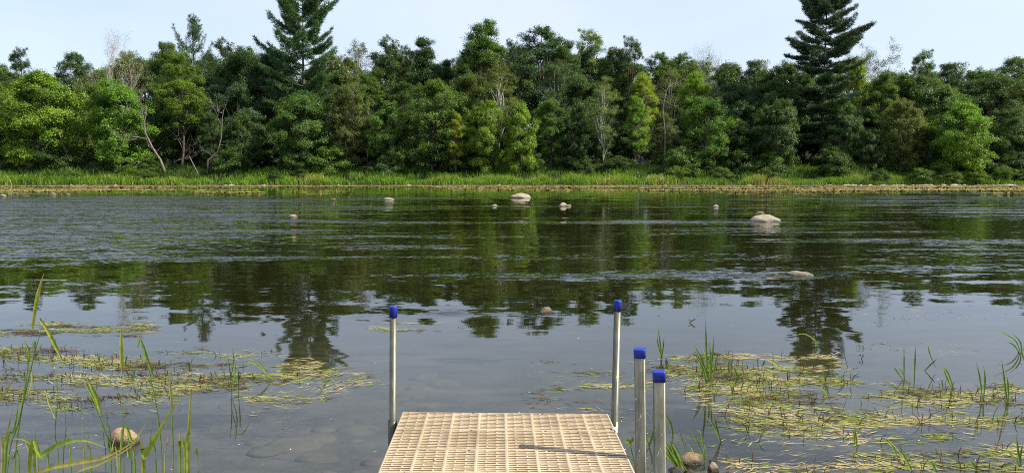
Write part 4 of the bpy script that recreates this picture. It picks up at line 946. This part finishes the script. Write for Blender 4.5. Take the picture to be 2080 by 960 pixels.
wr(1367, 885, [([(1367, 885), (1362, 860), (1350, 840)], 5, .40), ([(1366, 880), (1360, 855), (1345, 830)], 4, .5)], 'dark stem with green leaf tips rising behind the nearest square post')
wr(1740, 908, [([(1741, 912), (1738, 885), (1734, 862)], 4, .48), ([(1736, 900), (1734, 880), (1729, 870)], 3, .5)], 'short yellow-green sprout in the middle of the right weed')
wr(1850, 955, [([(1856, 965), (1835, 925), (1800, 888)], 5, .5), ([(1822, 928), (1812, 905), (1792, 890)], 4, .6)], 'long blade leaning left in the foreground weed at right')
wr(1980, 955, [([(1985, 962), (1978, 945), (1968, 932)], 6, .4), ([(1905, 965), (1897, 948), (1890, 938)], 5, .45)], 'two short green blades at the bottom edge on the right')
wr(2078, 948, [([(2075, 955), (2068, 920), (2064, 880)], 5, .38), ([(2075, 955), (2060, 930), (2040, 915), (2018, 935)], 5, .5), ([(2078, 955), (2090, 925), (2100, 900)], 5, .42), ([(2070, 955), (2052, 940), (2030, 950)], 4, .45), ([(2074, 955), (2072, 925), (2078, 900)], 5, .36)], 'spreading reed tuft in the bottom right corner')
wr(1552, 748, [([(1590, 752), (1570, 735), (1552, 728)], 4.5, .72), ([(1549, 742), (1552, 730)], 4, .35)], 'short bent yellow blade at the far edge of the right weed')
wr(1385, 950, [([(1385, 955), (1372, 925), (1358, 890)], 7, .42), ([(1388, 955), (1366, 920), (1350, 895)], 7, .46), ([(1384, 955), (1365, 935), (1345, 915)], 7, .44), ([(1390, 952), (1376, 915), (1364, 900)], 6, .42), ([(1392, 955), (1376, 930), (1366, 915)], 5, .7), ([(1382, 955), (1362, 925), (1352, 905)], 6, .38), ([(1395, 955), (1380, 935), (1362, 925)], 4, .85)], 'bright green grass tuft growing beside the nearest square post')
wr(1432, 935, [([(1432, 935), (1420, 905), (1402, 870)], 3, .42), ([(1432, 935), (1428, 900), (1424, 878), (1414, 872)], 3, .5), ([(1412, 925), (1404, 908), (1396, 900)], 3, .6), ([(1430, 930), (1432, 905), (1416, 890), (1376, 888)], 2.5, .4), ([(1405, 950), (1415, 935), (1425, 922)], 3.5, .9), ([(1392, 915), (1384, 890), (1378, 872)], 3, .42)], 'thin arching grass stems growing out of the weed-draped rock')
wr(1290, 945, [([(1290, 950), (1284, 920), (1277, 895)], 2.5, .45), ([(1278, 900), (1284, 892), (1282, 884)], 7, .5), ([(1282, 905), (1276, 896), (1270, 892)], 8, .46), ([(1290, 940), (1274, 925), (1262, 915)], 2.5, .4)], 'small broad-leaved seedling between the dock edge and the taller square post', name='seedling')
wr(1318, 905, [([(1318, 905), (1325, 885), (1322, 870)], 5, .42), ([(1320, 905), (1312, 890), (1314, 862)], 4, .46), ([(1318, 905), (1328, 860), (1312, 835)], 3, .4)], 'green leaves showing between the two square posts')
R3 = random.Random(12)
for i in range(14):                                 # small sprigs in the two mats
    Pm = PR if i % 2 else PL1; a = Pm[R3.randrange(len(Pm))]
    e = empty('weed_sprig', (a[0], a[1], 0)); tag(e, 'tiny upright sprig of a few short blades in a floating weed mat', 'weed sprig', 'sprigs in the weed mats')
    for k in range(3):
        g_ = G(); h = R3.uniform(.05, .13); dx = R3.uniform(-.5, .5)*h; ribbon(g_, [(0, 0, -.02), (dx*.4, 0, h*.6), (dx, 0, h)], .009, R3.uniform(.2, .6)); obj('blade', g_.mesh('blade'), M_REED, e)

# ------------------------------------------------------------------ near bank behind and beside the camera
rngn = np.random.default_rng(31); n = 5000
x = rngn.uniform(-6, 6, n); y = rngn.uniform(-3, 1.5, n); k = (np.abs(x+.04) > .75); x, y = x[k], y[k]; n = len(x)
h = rngn.uniform(.05, .16, n); an = rngn.uniform(0, 6.28, n); W_ = np.stack([np.cos(an), np.sin(an), 0*an], 1)*.004
B = np.stack([x, y, height(x, y)], 1); tip = B+np.stack([rngn.normal(0, .03, n), rngn.normal(0, .03, n), h], 1)
V = np.stack([B-W_, B+W_, tip+W_*.1, tip-W_*.1], 1).reshape(-1, 3)
o = obj('near_grass', mesh_np('near_grass', V, np.arange(4*n).reshape(n, 4), face_attr={'tone': rngn.random(n)*.6+.2}), M_GRASS); tag(o, 'short grass on the near bank beside the dock', 'grass', None, 'stuff')

# ------------------------------------------------------------------ dock
dock = empty('dock', (-.0388, 4.3993, .3132)); dock.rotation_euler = (-.0086, .0152, .0175)
tag(dock, 'small dock of slotted tan plastic panels with four blue-capped metal posts', 'dock')
M_SLOT_SHADE = simple('shaded_slot_plastic', (.10, .065, .03), .8, .2)  # shade of the slots painted in: same plastic, darker colour on the slot walls
def panel_mesh():
    W, D, H = 1.22, .3015, .045
    xb = [-W/2]; xk = []
    colw = W/8
    for c in range(8):
        x0 = -W/2+c*colw; rib = .0075
        xb += [x0+rib, x0+colw*.33-.0042, x0+colw*.33+.0042, x0+colw*.67-.0042, x0+colw*.67+.0042, x0+colw-rib]
    xb.append(W/2); xb = sorted(set(round(v, 5) for v in xb))
    nrow = 12; pitch = D/(nrow+.6); slot = .0088; yb = [0.0]
    for r in range(nrow):
        yc = pitch*.8+r*pitch; yb += [yc-slot/2, yc+slot/2]
    yb.append(D)
    nx, ny = len(xb)-1, len(yb)-1; solid = np.ones((ny, nx), bool)
    for j in range(ny):
        if j % 2 == 0: continue
        r = j//2
        for i in range(nx):
            xc = (xb[i]+xb[i+1])/2+W/2; c = int(xc/colw); u = (xc-c*colw)
            if u < .0075 or u > colw-.0075: continue
            b1 = abs(u-colw*.33) < .0041; b2 = abs(u-colw*.67) < .0041
            if (r % 2 == 0 and b1) or (r % 2 == 1 and b2): continue
            solid[j, i] = False
    V = []; F = []; ids = {}
    def v(i, j, k):
        key = (i, j, k)
        if key not in ids: ids[key] = len(V); V.append((xb[i], -yb[j], -H*k))
        return ids[key]
    for j in range(ny):
        for i in range(nx):
            if not solid[j, i]: continue
            F.append((v(i, j, 0), v(i, j+1, 0), v(i+1, j+1, 0), v(i+1, j, 0)))
            if j == 0 or not solid[j-1, i]: F.append((v(i, j, 0), v(i+1, j, 0), v(i+1, j, 1), v(i, j, 1)))
            if j == ny-1 or not solid[j+1, i]: F.append((v(i, j+1, 0), v(i, j+1, 1), v(i+1, j+1, 1), v(i+1, j+1, 0)))
            if i == 0 or not solid[j, i-1]: F.append((v(i, j, 0), v(i, j, 1), v(i, j+1, 1), v(i, j+1, 0)))
            if i == nx-1 or not solid[j, i+1]: F.append((v(i+1, j, 0), v(i+1, j+1, 0), v(i+1, j+1, 1), v(i+1, j, 1)))
    m = mesh_np('panel', V, F); m.materials.append(M_TAN); m.materials.append(M_SLOT_SHADE)
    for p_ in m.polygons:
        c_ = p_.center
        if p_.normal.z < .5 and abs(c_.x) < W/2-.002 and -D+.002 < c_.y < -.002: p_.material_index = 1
    return m
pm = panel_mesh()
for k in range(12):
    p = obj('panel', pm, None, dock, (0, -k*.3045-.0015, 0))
    for sx_ in (-.19, .22):                         # a screw near each panel joint
        g_ = G(); g_.tube([(sx_, -.012, -.002), (sx_, -.012, .0025)], .005, 8); g_.add([(sx_-.0035, -.0155, .0026), (sx_+.0035, -.0155, .0026), (sx_+.0035, -.0085, .0026), (sx_-.0035, -.0085, .0026)], [(0, 1, 2, 3)])
        obj('screw', g_.mesh('screw'), M_STEEL, p)
g_ = G()
for sx_ in (-.585, .585): g_.box((sx_, -1.83, -.095), (.04, 3.62, .11))
for yy in (-.03, -1.2, -2.4, -3.6): g_.box((0, yy, -.10), (1.125, .04, .09))
obj('frame', g_.mesh('frame'), M_ALU, dock)
dock_m = dock.matrix_basis.copy()
import mathutils
dock_m = mathutils.Matrix.LocRotScale(dock.location, dock.rotation_euler, None); inv = dock_m.inverted()
def to_dock(p): return inv @ mathutils.Vector(p)
def rounded(w, d, r, z0, z1, k=4, bulge=0):
    pts = []
    for cx, cy, a0 in ((w/2-r, d/2-r, 0), (-w/2+r, d/2-r, 90), (-w/2+r, -d/2+r, 180), (w/2-r, -d/2+r, 270)):
        for i in range(k+1):
            a = radians(a0+90*i/k); pts.append((cx+r*cos(a), cy+r*sin(a)))
    return pts
def prism(levels, name):
    """levels: list of (outline points, z); closed on top"""
    V, F = [], []; n = len(levels[0][0])
    for o_, z in levels: V += [(x, y, z) for x, y in o_]
    for l in range(len(levels)-1):
        for i in range(n): F.append((l*n+i, l*n+(i+1) % n, (l+1)*n+(i+1) % n, (l+1)*n+i))
    F.append(tuple((len(levels)-1)*n+i for i in range(n)))
    m = bpy.data.meshes.new(name); m.from_pydata(V, [], F); nl_ = (len(levels)-1)*n; m.polygons.foreach_set('use_smooth', np.array([i < nl_ and (levels[i//n+1][1]-levels[i//n][1]) > .02 for i in range(len(F))], bool)); m.update()
    m.attributes.new('sharp_edge', 'BOOLEAN', 'EDGE') if False else None
    return m
def sc_(pts, s): return [(x*s, y*s) for x, y in pts]
def post(top, bot, kind, size, label, rz=0):
    T_ = np.array(at(*top)); B_ = np.array(at(*bot)); d = unit(T_-B_); zb = -.55
    B2 = B_+d*((zb-B_[2])/d[2]); L = np.linalg.norm(T_-B2)
    o_ = [(size/2*cos(a), size/2*sin(a)) for a in np.arange(24)*2*pi/24] if kind == 'round' else rounded(size, size, .006, 0, 0)
    body = prism([(o_, 0), (o_, L-.01)], 'post')
    if kind == 'round':                              # a pipe with fine drawn flutes
        o_ = [(size/2*(1-.035*(i % 3 == 0))*cos(a), size/2*(1-.035*(i % 3 == 0))*sin(a)) for i, a in enumerate(np.arange(36)*2*pi/36)]; body = prism([(o_, 0), (o_, L-.01)], 'post')
    q = mathutils.Vector((0, 0, 1)).rotation_difference(mathutils.Vector(d)) @ mathutils.Quaternion((0, 0, 1), rz)
    M = mathutils.Matrix.Translation(B2) @ q.to_matrix().to_4x4()
    po = obj('post', body, M_ALU, dock); po.matrix_local = inv @ M; tag(po, label)
    ow = [(size/2*cos(a), size/2*sin(a)) for a in np.arange(24)*2*pi/24] if kind == 'round' else rounded(size, size, .008, 0, 0)
    ch = .062 if kind == 'round' else .042; e_ = 1.16 if kind == 'round' else 1.10
    cap = prism([(sc_(ow, 1.02), L-ch), (sc_(ow, e_), L-ch), (sc_(ow, e_), L-.004), (sc_(ow, e_*.975), L), (sc_(ow, e_*.94), L+.0015)], 'cap')
    cm_ = obj('cap', cap, M_BLUE, po)
    return po, B2, d
LP, _, _ = post((799, 622, 4.30), (798, 853, 4.30), 'round', .041, 'round metal pipe at the far left corner of the dock')
RP, _, _ = post((1255, 610, 4.47), (1248.5, 853, 4.44), 'round', .043, 'slightly leaning round metal pipe at the far right corner of the dock')
SA, _, _ = post((1299.5, 708, 3.70), (1302, 958, 3.70), 'square', .053, 'taller square metal post right of the dock', radians(-13))
SB, _, _ = post((1338.5, 753, 3.25), (1340, 958, 3.25), 'square', .051, 'shorter square metal post, the one nearest the right weed', radians(-8))
def sleeve(px, py, Y, r, h, label):
    p = np.array(at(px, py, Y)); o_ = [(r*cos(a), r*sin(a)) for a in np.arange(24)*2*pi/24]; oi = sc_(o_, .88)
    m = prism([(oi, -h), (o_, -h), (o_, 0), (oi, 0), (oi, -.03)], 'sleeve'); s_ = obj('sleeve', m, M_DARKMETAL, dock); s_.matrix_local = inv @ mathutils.Matrix.Translation(p); tag(s_, label)
    g_ = G(); sg = 1 if px < 1040 else -1
    g_.box((sg*(r+.022), .0, -.10), (.05, .05, .09)); b_ = obj('bracket', g_.mesh('bracket'), M_ALU, s_)
sleeve(797, 853, 4.30, .0262, .30, 'dark pipe sleeve at the far left corner')
sleeve(1248.5, 853, 4.44, .0262, .30, 'dark pipe sleeve at the far right corner')
g_ = G(); g_.box((.604, -.285, .004), (.022, .03, .012)); g_.box((.612, -.31, .0), (.012, .03, .01)); obj('clip', g_.mesh('clip'), simple('white_clip', (.75, .74, .70)), dock)
